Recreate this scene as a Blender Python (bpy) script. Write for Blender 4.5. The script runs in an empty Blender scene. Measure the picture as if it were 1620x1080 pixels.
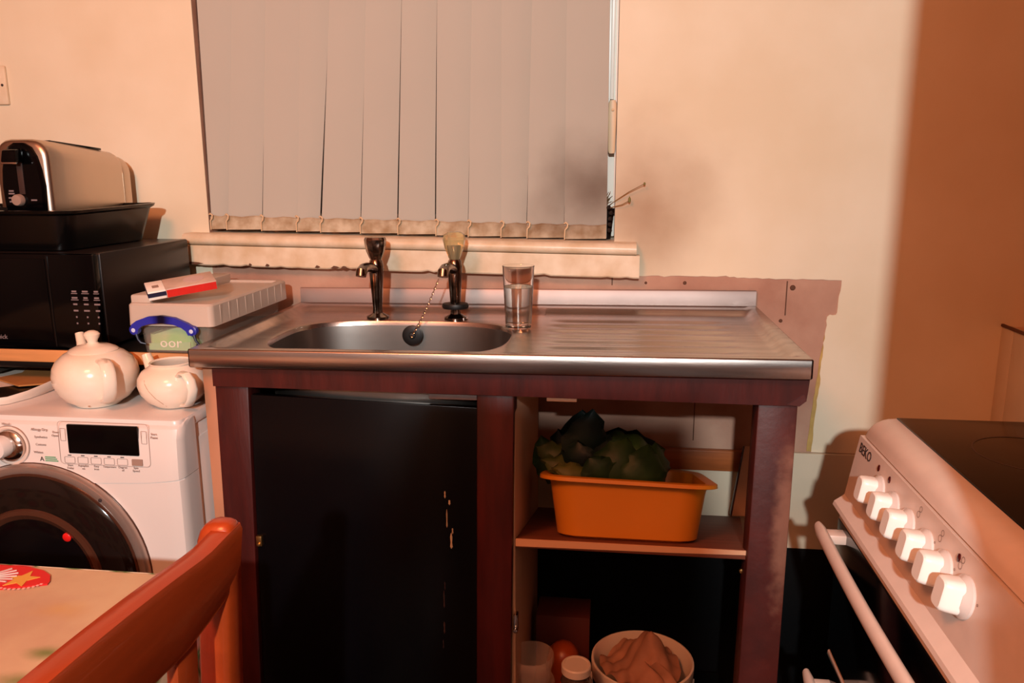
import bpy, bmesh, math, random
from mathutils import Vector, Matrix
random.seed(7)
S = bpy.context.scene
COL = S.collection
PI = math.pi

# ------------------------------------------------------------------ camera, world, light, exposure
def cam_axes(yaw, pitch, roll):
    cy, sy, cp, sp = math.cos(yaw), math.sin(yaw), math.cos(pitch), math.sin(pitch)
    f = Vector((-sy*cp, cy*cp, -sp)); r = Vector((cy, sy, 0)); u = r.cross(f)
    c, s = math.cos(roll), math.sin(roll)
    return r*c + u*s, u*c - r*s, f
r_, u_, f_ = cam_axes(0.12407, 0.20960, -0.00289)
cd = bpy.data.cameras.new('camera'); cam = bpy.data.objects.new('camera', cd); COL.objects.link(cam)
cd.sensor_fit = 'HORIZONTAL'; cd.sensor_width = 36; cd.lens = 36*1262.95/1620; cd.clip_start = .02
cam.matrix_world = Matrix(((r_.x, u_.x, -f_.x, .69525), (r_.y, u_.y, -f_.y, -1.72442), (r_.z, u_.z, -f_.z, 1.18432), (0, 0, 0, 1)))
S.camera = cam
S.view_settings.view_transform = 'Standard'; S.view_settings.look = 'None'
S.view_settings.exposure = 0.0; S.view_settings.gamma = 1.0; S.view_settings.use_curve_mapping = False
W = bpy.data.worlds.new('night'); S.world = W; W.use_nodes = True
W.node_tree.nodes['Background'].inputs[0].default_value = (.02, .025, .05, 1)
W.node_tree.nodes['Background'].inputs[1].default_value = .3
ld = bpy.data.lights.new('bulb', 'POINT'); ld.energy = 225; ld.color = (.93, 1, 1); ld.shadow_soft_size = .03
lo = bpy.data.objects.new('bulb', ld); lo.location = (.69, -3.0, 1.72); COL.objects.link(lo)
l2 = bpy.data.lights.new('orange_fill', 'POINT'); l2.energy = 80; l2.color = (1, .30, .11); l2.shadow_soft_size = .2  # added orange fill for the reddish ambient, no real lamp stands here
lo2 = bpy.data.objects.new('orange_fill', l2); lo2.location = (.05, -2.0, 2.1); COL.objects.link(lo2)
FZ = -.065     # floor level

# ------------------------------------------------------------------ materials
def lin(c):
    return tuple(((v/255)/12.92 if v/255 <= .04045 else ((v/255+.055)/1.055)**2.4) for v in c) + (1,)
MATS = {}
def mat(name, col, rough=.5, metal=0, var=.0, vscale=6, bump=0, bscale=40, coat=0, trans=0, ior=1.45, stretch=None, spec=.5, col2=None, alpha=1, obj=True):
    if name in MATS: return MATS[name]
    m = bpy.data.materials.new(name); m.use_nodes = True; MATS[name] = m
    nt = m.node_tree; b = nt.nodes['Principled BSDF']
    c = lin(col)
    b.inputs['Base Color'].default_value = c; b.inputs['Roughness'].default_value = rough
    b.inputs['Metallic'].default_value = metal; b.inputs['Coat Weight'].default_value = coat
    b.inputs['Transmission Weight'].default_value = trans; b.inputs['IOR'].default_value = ior
    b.inputs['Specular IOR Level'].default_value = spec; b.inputs['Alpha'].default_value = alpha
    tc = nt.nodes.new('ShaderNodeTexCoord'); src = tc.outputs['Object']
    if stretch:
        mp = nt.nodes.new('ShaderNodeMapping'); mp.inputs['Scale'].default_value = stretch
        nt.links.new(src, mp.inputs['Vector']); src = mp.outputs['Vector']
    if var > 0:
        n = nt.nodes.new('ShaderNodeTexNoise'); n.inputs['Scale'].default_value = vscale; n.inputs['Detail'].default_value = 6
        nt.links.new(src, n.inputs['Vector'])
        cr = nt.nodes.new('ShaderNodeValToRGB'); cr.color_ramp.elements[0].position = .35; cr.color_ramp.elements[1].position = .68
        c2 = lin(col2) if col2 else tuple(v*(1-var) for v in c[:3]) + (1,)
        cr.color_ramp.elements[0].color = c2; cr.color_ramp.elements[1].color = c
        nt.links.new(n.outputs['Fac'], cr.inputs['Fac']); nt.links.new(cr.outputs['Color'], b.inputs['Base Color'])
    if bump > 0:
        n2 = nt.nodes.new('ShaderNodeTexNoise'); n2.inputs['Scale'].default_value = bscale; n2.inputs['Detail'].default_value = 5
        nt.links.new(src, n2.inputs['Vector'])
        bp = nt.nodes.new('ShaderNodeBump'); bp.inputs['Strength'].default_value = bump; bp.inputs['Distance'].default_value = min(.004, .12/bscale)
        nt.links.new(n2.outputs['Fac'], bp.inputs['Height']); nt.links.new(bp.outputs['Normal'], b.inputs['Normal'])
    return m
def patch(m, centre, radii, col, amount, soft=.5, scale=14):
    """blend a blotchy stain of fixed shape (ellipsoid broken up by noise) into the base colour"""
    nt = m.node_tree; b = nt.nodes['Principled BSDF']; N = nt.nodes.new; L = nt.links.new
    tc = N('ShaderNodeTexCoord'); g = N('ShaderNodeNewGeometry')
    mp = N('ShaderNodeMapping'); mp.vector_type = 'POINT'
    mp.inputs['Location'].default_value = tuple(-c/r for c, r in zip(centre, radii)); mp.inputs['Scale'].default_value = tuple(1/r for r in radii)
    L(g.outputs['Position'], mp.inputs['Vector'])
    ln = N('ShaderNodeVectorMath'); ln.operation = 'LENGTH'; L(mp.outputs['Vector'], ln.inputs[0])
    nz = N('ShaderNodeTexNoise'); nz.inputs['Scale'].default_value = scale; nz.inputs['Detail'].default_value = 6; L(g.outputs['Position'], nz.inputs['Vector'])
    ad = N('ShaderNodeMath'); ad.operation = 'MULTIPLY_ADD'; L(nz.outputs['Fac'], ad.inputs[0]); ad.inputs[1].default_value = .9; L(ln.outputs['Value'], ad.inputs[2])
    mr = N('ShaderNodeMapRange'); L(ad.outputs[0], mr.inputs['Value'])
    mr.inputs['From Min'].default_value = 1.45; mr.inputs['From Max'].default_value = 1.45-soft*1.6; mr.inputs['To Min'].default_value = 0; mr.inputs['To Max'].default_value = amount
    mr.interpolation_type = 'SMOOTHSTEP'
    mx = N('ShaderNodeMix'); mx.data_type = 'RGBA'; L(mr.outputs['Result'], mx.inputs[0])
    old = b.inputs['Base Color']
    if old.is_linked: L(old.links[0].from_socket, mx.inputs[6])
    else: mx.inputs[6].default_value = old.default_value
    mx.inputs[7].default_value = lin(col)
    L(mx.outputs[2], old)
    return m

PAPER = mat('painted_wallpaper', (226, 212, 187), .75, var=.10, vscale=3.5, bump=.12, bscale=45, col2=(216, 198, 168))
patch(PAPER, (.77, 0, 1.11), (.20, .3, .23), (140, 98, 62), .75, .75, 6)  # soft brown patch on the wall right of the window
PLASTER = mat('bare_pink_plaster', (186, 146, 124), .85, var=.2, vscale=9, bump=.5, bscale=60, col2=(164, 120, 100))
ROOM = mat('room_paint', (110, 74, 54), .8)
CEIL = mat('ceiling_paint', (150, 104, 76), .8)
FLOOR = mat('brown_lino', (70, 44, 34), .5, var=.2)
GLOSSW = mat('old_white_gloss', (226, 208, 182), .35, var=.12, vscale=20, bump=.15, bscale=50, col2=(206, 180, 146))
CHIP = mat('chipped_wood', (92, 58, 40), .8)
YELLOW = mat('yellowed_paper_edge', (196, 160, 92), .8, var=.3, vscale=30)
BOARD = mat('white_board', (214, 196, 170), .6, var=.12, vscale=8)
BLACKB = mat('black_paint', (5, 5, 6), .7, spec=.15)
BATTEN = mat('orange_varnished_wood', (168, 92, 48), .4, var=.3, vscale=10, stretch=(1, 8, 8))
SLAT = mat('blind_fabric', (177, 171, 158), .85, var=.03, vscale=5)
patch(SLAT, (.66, 0, 1.14), (.21, .3, .17), (84, 60, 42), .85, .8, 8)  # soft brown patch on the slats at lower right
SLATB = mat('blind_pocket_fabric', (196, 180, 154), .85, var=.35, vscale=34, col2=(150, 124, 92))
patch(SLATB, (.60, 0, 1.09), (.26, .3, .08), (96, 66, 44), .7, .7, 20)
CLIP = mat('cream_plastic', (214, 184, 146), .45)
UPVC = mat('white_window_frame', (248, 240, 228), .3)
STEEL = mat('stainless_steel', (196, 186, 180), .27, 1, var=.25, vscale=5, bump=.03, bscale=30, stretch=(1.5, 12, 12))
STEELB = mat('brushed_steel_bowl', (158, 150, 144), .36, 1, var=.2, vscale=8)
CHROME = mat('tarnished_chrome', (168, 150, 138), .16, 1, var=.5, vscale=40, col2=(70, 58, 50))
CHROMEC = mat('chrome', (215, 205, 198), .12, 1)
ACRYL = mat('yellowed_acrylic', (226, 208, 160), .12, trans=.75, ior=1.45)
RUBBER = mat('black_rubber', (14, 13, 13), .5)
GLASS = mat('drinking_glass', (250, 250, 248), .02, trans=1, ior=1.46)
WATER = mat('water', (245, 250, 250), .0, trans=1, ior=1.33)
PANE = mat('night_window_pane', (12, 13, 16), .04, spec=.6)
MAHOG = mat('dark_red_painted_wood', (72, 20, 15), .38, var=.35, vscale=7, bump=.12, bscale=25, stretch=(6, 6, 1), col2=(52, 13, 10))
MAHOGW = mat('worn_red_painted_wood', (76, 24, 17), .5, var=.35, vscale=14, bump=.3, bscale=40, col2=(58, 18, 14))
patch(MAHOGW, (.985, -.48, .62), (.03, .05, .20), (150, 104, 84), .6, .5, 45)
BLKGLOSS = mat('black_gloss_door', (5, 4, 6), .25, spec=.3)
PAINTDRIP = mat('cream_paint_drip', (232, 210, 180), .4)
CREAMB = mat('cream_chipboard', (212, 170, 138), .6, var=.1)
TAN = mat('tan_board', (178, 120, 88), .6, var=.2)
SHELFW = mat('brown_shelf_board', (120, 66, 46), .6, var=.3, vscale=8, stretch=(1, 8, 8))
SHELFE = mat('pale_shelf_edge', (216, 170, 134), .6)
BRASS = mat('brass', (200, 150, 90), .35, 1)
ORANGE = mat('orange_plastic', (208, 132, 36), .35, var=.1, vscale=5)
LEAFD = mat('dark_cabbage_leaf', (24, 52, 44), .5, var=.5, vscale=12, bump=.4, bscale=30, col2=(14, 28, 36))
LEAFG = mat('green_cabbage_leaf', (62, 98, 46), .5, var=.5, vscale=10, bump=.4, bscale=30, col2=(32, 62, 36))
LEAFP = mat('pale_leaf', (120, 122, 62), .5, var=.5, vscale=16, bump=.4, bscale=30, col2=(64, 80, 40))
TUBW = mat('clear_tub_plastic', (214, 190, 176), .25, alpha=.2)
JARGL = mat('jar_glass', (120, 96, 84), .1, trans=.6)
WHITEP = mat('white_plastic', (226, 210, 196), .4, var=.08)
REDLAB = mat('red_label', (190, 40, 40), .5)
RAG = mat('pinkish_rag', (186, 134, 108), .9, var=.3, vscale=20, bump=.3, bscale=60)
ONION = mat('orange_bottle', (150, 62, 22), .35)
DKRED = mat('dark_red_card', (86, 34, 26), .6)
ENAMEL = mat('white_enamel', (218, 207, 200), .28, var=.04, coat=.3)
ENAMELC = mat('cream_white_enamel', (222, 200, 186), .33, var=.06, vscale=30)
LINE = mat('grey_print', (140, 116, 106), .6)
LINED = mat('dark_print', (52, 40, 38), .6)
GREENP = mat('green_print', (80, 150, 96), .6)
BLKPL = mat('black_gloss_plastic', (3, 3, 4), .12, spec=.25)
BLKMAT = mat('black_satin', (12, 11, 11), .3)
GREYPL = mat('grey_button', (150, 122, 108), .5)
SMOKE = mat('smoked_door_glass', (22, 14, 12), .08, spec=.6)
SMOKE2 = mat('smoked_inner_bowl', (5, 4, 6), .12)
SMOKEBR = mat('smoked_brown_trim', (70, 40, 28), .15)
REDPL = mat('red_plastic', (214, 30, 26), .3)
CHINA = mat('white_china', (238, 224, 208), .18, var=.05, vscale=10, coat=.3, col2=(226, 204, 180))
CRACK = mat('crack_brown', (170, 126, 100), .6)
WORKT = mat('pine_edge', (206, 140, 84), .5, var=.25, vscale=8, stretch=(1, 10, 10))
CARD = mat('brown_cardboard', (176, 116, 58), .8, var=.2, vscale=14)
DKGREEN = mat('dark_cloth', (34, 30, 22), .9, bump=.4)
MWSIDE = mat('brown_black_case', (24, 16, 14), .3, spec=.4)
MWTXT = mat('pale_grey_print', (120, 104, 104), .6)
TIN = mat('black_roasting_tin', (6, 5, 5), .25, spec=.35)
TOAST = mat('brushed_toaster_steel', (206, 188, 170), .3, 1, var=.1, vscale=4)
BOXPL = mat('clear_lid_plastic', (206, 188, 172), .35, var=.05, alpha=.8)
BOXCL = mat('clear_box_plastic', (222, 200, 182), .2, alpha=.13)
BLUE = mat('blue_plastic', (34, 40, 150), .35)
GREENBAG = mat('green_packet', (120, 190, 110), .5, var=.4, vscale=18, col2=(176, 186, 140))
TXTW = mat('pale_print', (222, 214, 190), .6)
WCARD = mat('white_card', (240, 230, 220), .5)
RCARD = mat('red_card', (206, 38, 28), .45, var=.2, vscale=40)
NAVY = mat('navy_card', (24, 22, 52), .5)
GCARD = mat('greyish_pink_card', (206, 176, 158), .5, var=.25, vscale=25)
CHAIRW = mat('orange_red_stained_wood', (152, 54, 17), .32, var=.25, vscale=6, bump=.06, stretch=(6, 1, 6), coat=.2)
REDMAT = mat('red_festive_card', (206, 30, 30), .4, var=.12)
GOLD = mat('gold_print', (206, 150, 60), .5)
SILVER = mat('silver_print', (190, 160, 150), .5)
TWIG = mat('dry_twig', (122, 92, 50), .8)
SEED = mat('green_brown_bud', (120, 110, 60), .8)
POT = mat('dark_pot', (24, 18, 16), .5)

# tablecloth: pale peach oilcloth with soft green and yellow print, flowers towards its hem
def cloth_mat():
    m = mat('printed_tablecloth', (192, 164, 128), .5, var=.15, vscale=9, col2=(176, 140, 112))
    patch(m, (.115, -1.035, .69), (.035, .018, .2), (84, 104, 40), .85, .7, 30)
    patch(m, (.122, -1.082, .69), (.05, .018, .2), (80, 100, 36), .85, .8, 40)
    patch(m, (.07, -.955, .69), (.05, .03, .2), (190, 140, 60), .5, .8, 30)
    return m
CLOTH = cloth_mat()
def floral():
    m = bpy.data.materials.new('floral_cloth_hem'); m.use_nodes = True
    nt = m.node_tree; b = nt.nodes['Principled BSDF']; b.inputs['Roughness'].default_value = .6
    tc = nt.nodes.new('ShaderNodeTexCoord'); v = nt.nodes.new('ShaderNodeTexVoronoi'); v.inputs['Scale'].default_value = 22
    cr = nt.nodes.new('ShaderNodeValToRGB'); e = cr.color_ramp.elements
    e[0].color = lin((210, 60, 50)); e[0].position = .1; e[1].color = lin((226, 186, 150)); e[1].position = .55
    x = e.new(.3); x.color = lin((226, 130, 120)); x = e.new(.42); x.color = lin((90, 104, 50))
    nt.links.new(tc.outputs['Object'], v.inputs['Vector']); nt.links.new(v.outputs['Distance'], cr.inputs['Fac']); nt.links.new(cr.outputs['Color'], b.inputs['Base Color'])
    return m
FLORAL = floral()

# ------------------------------------------------------------------ mesh helpers
ORG = {}
def BM(): return bmesh.new()
def box(bm, x0, x1, y0, y1, z0, z1, bev=0, seg=2):
    vs = [bm.verts.new(p) for p in ((x0,y0,z0),(x1,y0,z0),(x1,y1,z0),(x0,y1,z0),(x0,y0,z1),(x1,y0,z1),(x1,y1,z1),(x0,y1,z1))]
    return _hexfaces(bm, vs, bev, seg)
def hexa(bm, pts, bev=0, seg=2):
    """8 corners: bottom ring then top ring, counter-clockwise from above"""
    return _hexfaces(bm, [bm.verts.new(p) for p in pts], bev, seg)
def _hexfaces(bm, vs, bev, seg):
    fs = [bm.faces.new([vs[i] for i in f]) for f in ((3,2,1,0),(4,5,6,7),(0,1,5,4),(1,2,6,5),(2,3,7,6),(3,0,4,7))]
    if bev > 0:
        es = list({e for f in fs for e in f.edges})
        bmesh.ops.bevel(bm, geom=es, offset=bev, segments=seg, affect='EDGES', profile=.5)
    return vs
def rings(bm, rs, cap0=True, cap1=True, closed=True):
    R = [[bm.verts.new(p) for p in r] for r in rs]; n = len(R[0])
    for a, b in zip(R, R[1:]):
        for i in range(n if closed else n-1):
            j = (i+1) % n
            try: bm.faces.new((a[i], a[j], b[j], b[i]))
            except ValueError: pass
    if cap0 and closed: bm.faces.new(R[0][::-1])
    if cap1 and closed: bm.faces.new(R[-1])
    return R
def lathe(bm, prof, c=(0,0,0), n=32, sx=1, sy=1, cap0=True, cap1=True, axis='z'):
    rs = []
    for r, z in prof:
        ring = []
        for i in range(n):
            a = 2*PI*i/n; x, y = r*sx*math.cos(a), r*sy*math.sin(a)
            if axis == 'z': p = (c[0]+x, c[1]+y, c[2]+z)
            elif axis == 'y': p = (c[0]+x, c[1]-z, c[2]+y)      # profile grows towards -y
            else: p = (c[0]-z, c[1]-x, c[2]+y)                   # profile grows towards -x
            ring.append(p)
        rs.append(ring)
    return rings(bm, rs, cap0, cap1)
def tube(bm, pts, r, n=10, sq=None):
    pts = [Vector(p) for p in pts]; m = len(pts)
    rad = r if isinstance(r, (list, tuple)) else [r]*m
    rs = []; prev = None
    for i, p in enumerate(pts):
        t = (pts[min(i+1, m-1)] - pts[max(i-1, 0)]).normalized()
        if prev is None: a = t.orthogonal().normalized()
        else: a = (prev - t*prev.dot(t)).normalized()
        prev = a; b = t.cross(a)
        rs.append([tuple(p + (a*math.cos(2*PI*k/n) + b*math.sin(2*PI*k/n))*rad[i]) for k in range(n)])
    return rings(bm, rs)
def strip(bm, pts, up, w, th):
    """flat band along pts: width w along `up`, thickness th across"""
    pts = [Vector(p) for p in pts]; m = len(pts); rs = []
    for i, p in enumerate(pts):
        t = (pts[min(i+1, m-1)] - pts[max(i-1, 0)]).normalized(); u = Vector(up[i] if isinstance(up, list) else up); u = (u - t*u.dot(t)).normalized(); s = t.cross(u)
        rs.append([tuple(p + u*w/2*a + s*th/2*b) for a, b in ((-1,-1),(1,-1),(1,1),(-1,1))])
    return rings(bm, rs)
def prism(bm, poly, d0, d1, plane='xz', bev=0):
    """polygon extruded between d0 and d1 along the remaining axis"""
    def P(a, b, d): return {'xz': (a, d, b), 'xy': (a, b, d), 'yz': (d, a, b)}[plane]
    A = [bm.verts.new(P(a, b, d0)) for a, b in poly]; B = [bm.verts.new(P(a, b, d1)) for a, b in poly]
    n = len(poly); bm.faces.new(A); bm.faces.new(B[::-1])
    for i in range(n): bm.faces.new((A[i], B[i], B[(i+1)%n], A[(i+1)%n]))
def rrect(x0, x1, y0, y1, r, k=4):
    out = []
    for cx, cy, a0 in ((x1-r, y1-r, 0), (x0+r, y1-r, PI/2), (x0+r, y0+r, PI), (x1-r, y0+r, 1.5*PI)):
        for i in range(k+1):
            a = a0 + PI/2*i/k; out.append((cx + r*math.cos(a), cy + r*math.sin(a)))
    return out
def finish(name, bm, m, parent=None, local=False, ang=38, flat=False):
    bmesh.ops.recalc_face_normals(bm, faces=bm.faces[:])
    me = bpy.data.meshes.new(name)
    if parent is not None and not local:
        o = ORG[parent.name]; bmesh.ops.translate(bm, verts=bm.verts[:], vec=-Vector(o))
    bm.to_mesh(me); bm.free()
    if not flat:
        for p in me.polygons: p.use_smooth = True
        me.set_sharp_from_angle(angle=math.radians(ang))
    for x in (m if isinstance(m, list) else [m]): me.materials.append(x)
    ob = bpy.data.objects.new(name, me); COL.objects.link(ob)
    if parent is not None: ob.parent = parent
    ORG[ob.name] = ORG[parent.name] if parent is not None else (0, 0, 0)
    return ob
def tag(o, label, cat=None, group=None):
    o['label'] = label
    if cat: o['category'] = cat
    if group: o['group'] = group
    return o
def thing(name, label, cat, loc=(0,0,0), group=None, rz=0):
    o = bpy.data.objects.new(name, None); COL.objects.link(o); o.empty_display_size = .05
    o.location = loc; o.rotation_euler = (0, 0, rz); ORG[o.name] = tuple(loc)
    return tag(o, label, cat, group)
def struct(name, bm, m, **k):
    o = finish(name, bm, m, **k); o['kind'] = 'structure'; return o
def text(name, s, size, mtx, m, parent=None, ext=.0004, align='CENTER', font_scale=(1, 1)):
    cu = bpy.data.curves.new(name, 'FONT'); cu.body = s; cu.size = size; cu.extrude = ext; cu.align_x = align; cu.align_y = 'CENTER'; cu.resolution_u = 2
    t = bpy.data.objects.new(name, cu); COL.objects.link(t)
    me = bpy.data.meshes.new_from_object(t.evaluated_get(bpy.context.evaluated_depsgraph_get()))
    bpy.data.objects.remove(t); bpy.data.curves.remove(cu)
    me.transform(Matrix.Diagonal((font_scale[0], font_scale[1], 1, 1))); me.transform(mtx)
    if parent is not None: me.transform(Matrix.Translation(-Vector(ORG[parent.name])))
    me.materials.clear(); me.materials.append(m)
    o = bpy.data.objects.new(name, me); COL.objects.link(o)
    if parent is not None: o.parent = parent
    ORG[o.name] = ORG[parent.name] if parent is not None else (0, 0, 0)
    return o
def frame(origin, xdir, ydir):
    x = Vector(xdir).normalized(); y = Vector(ydir); y = (y - x*y.dot(x)).normalized(); z = x.cross(y)
    return Matrix(((x.x, y.x, z.x, origin[0]), (x.y, y.y, z.y, origin[1]), (x.z, y.z, z.z, origin[2]), (0, 0, 0, 1)))
FRONT = lambda p: frame(p, (1, 0, 0), (0, 0, 1))     # text facing -y

# ------------------------------------------------------------------ room shell
XL, XR, YB, ZT = -1.3, 1.72, -3.9, 2.35
WX0, WX1, WZ0, WZ1 = -.2095, .7005, 1.03, 1.98       # window opening
bm = BM(); box(bm, XL-.1, XR+.1, YB-.1, .15, FZ-.1, FZ); struct('floor', bm, FLOOR)
bm = BM(); box(bm, XL-.1, XR+.1, YB-.1, .15, ZT, ZT+.1); struct('ceiling', bm, CEIL)
bm = BM(); box(bm, XL-.1, XL, YB, .15, FZ, ZT); struct('wall_left', bm, ROOM)
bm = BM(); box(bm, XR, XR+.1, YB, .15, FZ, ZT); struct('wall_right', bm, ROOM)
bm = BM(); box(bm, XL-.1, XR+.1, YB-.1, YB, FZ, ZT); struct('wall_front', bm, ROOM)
bm = BM(); box(bm, 1.0235, XR, -1.75, -1.25, FZ, ZT, .004); struct('shadow_block', bm, ROOM)  # unseen block added to cast the upright shadow edge on the back wall
bm = BM()
box(bm, XL, WX0, 0, .15, FZ, ZT); box(bm, WX1, XR, 0, .15, FZ, ZT); box(bm, WX0, WX1, 0, .15, FZ, WZ0-.004); box(bm, WX0, WX1, 0, .15, WZ1, ZT)
wall = struct('wall_back', bm, PLASTER)
# painted wallpaper: a thin layer on the plaster, torn away behind the sink
def jag(a, b, n, amp):
    out = []
    for i in range(n):
        t = i/n; x = a[0]+(b[0]-a[0])*t; z = a[1]+(b[1]-a[1])*t
        if i: x += random.uniform(-amp, amp); z += random.uniform(-amp, amp)
        out.append((x, z))
    return out
bm = BM(); T = -.0018
def sheet(poly): prism(bm, poly, T, .0, 'xz')
sheet([(XL, FZ), (WX0, FZ), (WX0, ZT), (XL, ZT)])
sheet([(WX0, WZ1), (WX1, WZ1), (WX1, ZT), (WX0, ZT)])
torn = jag((1.138, .5835), (1.142, .69), 8, .0015) + jag((1.142, .69), (1.146, .81), 10, .002) + jag((1.146, .81), (1.149, .884), 8, .002) \
     + jag((1.149, .884), (1.168, .893), 4, .003) + jag((1.168, .893), (1.172, .961), 6, .0012) + jag((1.172, .961), (.96, .9635), 16, .0012) + jag((.96, .9635), (.93, .967), 4, .002) + jag((.93, .967), (.74, .9645), 14, .002)
sheet(torn + [(.7005, .9645), (WX1, ZT), (XR, ZT), (XR, .5835)])
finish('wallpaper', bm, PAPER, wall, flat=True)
bm = BM(); prism(bm, jag((1.128, .585), (1.134, .69), 6, .001) + jag((1.134, .69), (1.1415, .80), 8, .001) + jag((1.1415, .80), (1.150, .862), 5, .001) + [(1.152, .862), (1.150, .8), (1.147, .69), (1.143, .585)], -.0014, 0, 'xz')
tag(finish('torn_paper_edge', bm, YELLOW, wall, flat=True), 'yellowed torn paper edge')
# plaster board joints and nail holes
bm = BM()
for x, z0, z1 in ((.697, .944, .962), (.8835, .60, .83), (1.062, .885, .958)):
    box(bm, x, x+.0022, -.0012, .001, z0, z1)
finish('plaster_joint', bm, CHIP, wall)
bm = BM()
for x, z, r in ((.852, .951, .004), (1.075, .944, .006), (1.055, .873, .004), (.77, .95, .003)):
    lathe(bm, [(r, 0), (r*.7, .0022), (0.0004, .0026)], (x, .0, z), 10, axis='y')
finish('nail_hole', bm, CHIP, wall)
# lower wall boards
bm = BM(); box(bm, .45, XR, -.012, -.002, .36, .583, .001); struct('trim_1', bm, BOARD)
bm = BM(); box(bm, .45, 1.45, -.016, -.002, FZ, .36, .001); struct('baseboard_back', bm, BLACKB)
bm = BM(); box(bm, .545, 1.005, -.030, -.013, .541, .588, .003); o = struct('trim_2', bm, BATTEN)
# window sill (nosing and fascia), slightly out of level
def tz(x): return -.0145*(x+.25)
bm = BM()
prof = [(.13, 1.052), (-.036, 1.052), (-.044, 1.049), (-.048, 1.043), (-.049, 1.037), (-.046, 1.031), (-.040, 1.028), (-.034, 1.0265), (.13, 1.0265)]
xs = [-.252 + .02*i for i in range(51)]; xs[-1] = .747
rings(bm, [[(x, y + .0006*math.sin(x*31) + .0004*math.sin(x*77), z + tz(x) - (.006 if False else 0)) for y, z in prof] for x in xs])
sill = struct('trim_3', bm, GLOSSW)
bm = BM(); rs = []
for i in range(76):
    x = -.243 + .997*i/75; j = random.uniform(0, .0035) if random.random() < .3 else 0
    if 24 < i < 34: j += random.uniform(0, .004)
    zt, zb = 1.0262+tz(x), .9815 + tz(x)*1.22 + j
    rs.append([(x, -.001, zb), (x, -.0375, zb), (x, -.040, zb+.003), (x, -.040, zt), (x, -.001, zt)])
rings(bm, rs); finish('sill_fascia', bm, GLOSSW, sill)
bm = BM()
for x, w in ((-.232, .022), (-.06, .005), (.055, .006), (.095, .010), (.115, .007), (-.1, .004), (.20, .006)):
    z = .9845+tz(x)*1.22
    rings(bm, [[(x+w*a, y, z+.002+b*.0035) for a, b in ((-1, -.6), (.2, -.9), (1, -.2), (.5, .5), (-.3, .9))] for y in (-.0415, -.039)])
finish('paint_chip', bm, CHIP, sill)

# window behind the blind: frame, pane, casement stay
win = struct('window_1', (lambda b: (box(b, WX0, WX1, .10, .14, WZ0+.01, WZ0+.06, .004), box(b, WX0, WX1, .10, .14, WZ1-.05, WZ1, .004), box(b, WX0, WX0+.045, .10, .14, WZ0+.06, WZ1-.05, .004), b)[-1])(BM()), UPVC)
bm = BM(); box(bm, .652, .700, .092, .14, WZ0+.06, WZ1-.05, .003); box(bm, .6845, .6925, .070, .094, 1.335, WZ1-.06, .0015); box(bm, .6965, .6995, .060, .094, 1.10, WZ1-.06, .001); finish('window_frame', bm, UPVC, win)
bm = BM(); box(bm, WX0+.04, .656, .118, .122, WZ0+.055, WZ1-.045); finish('pane', bm, PANE, win)
bm = BM()
rings(bm, [[(x, y, z) for x, y in rrect(.6905-w*.75, .6905+w*.75, .050, .066, .003, 2)] for z, w in ((1.222, .008), (1.228, .0105), (1.30, .0125), (1.325, .012), (1.332, .008))])
lathe(bm, [(.003, 0), (.003, .003), (.0005, .004)], (.691, .050, 1.312), 10, axis='y'); hd = finish('window_stay', bm, CLIP, win)

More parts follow.
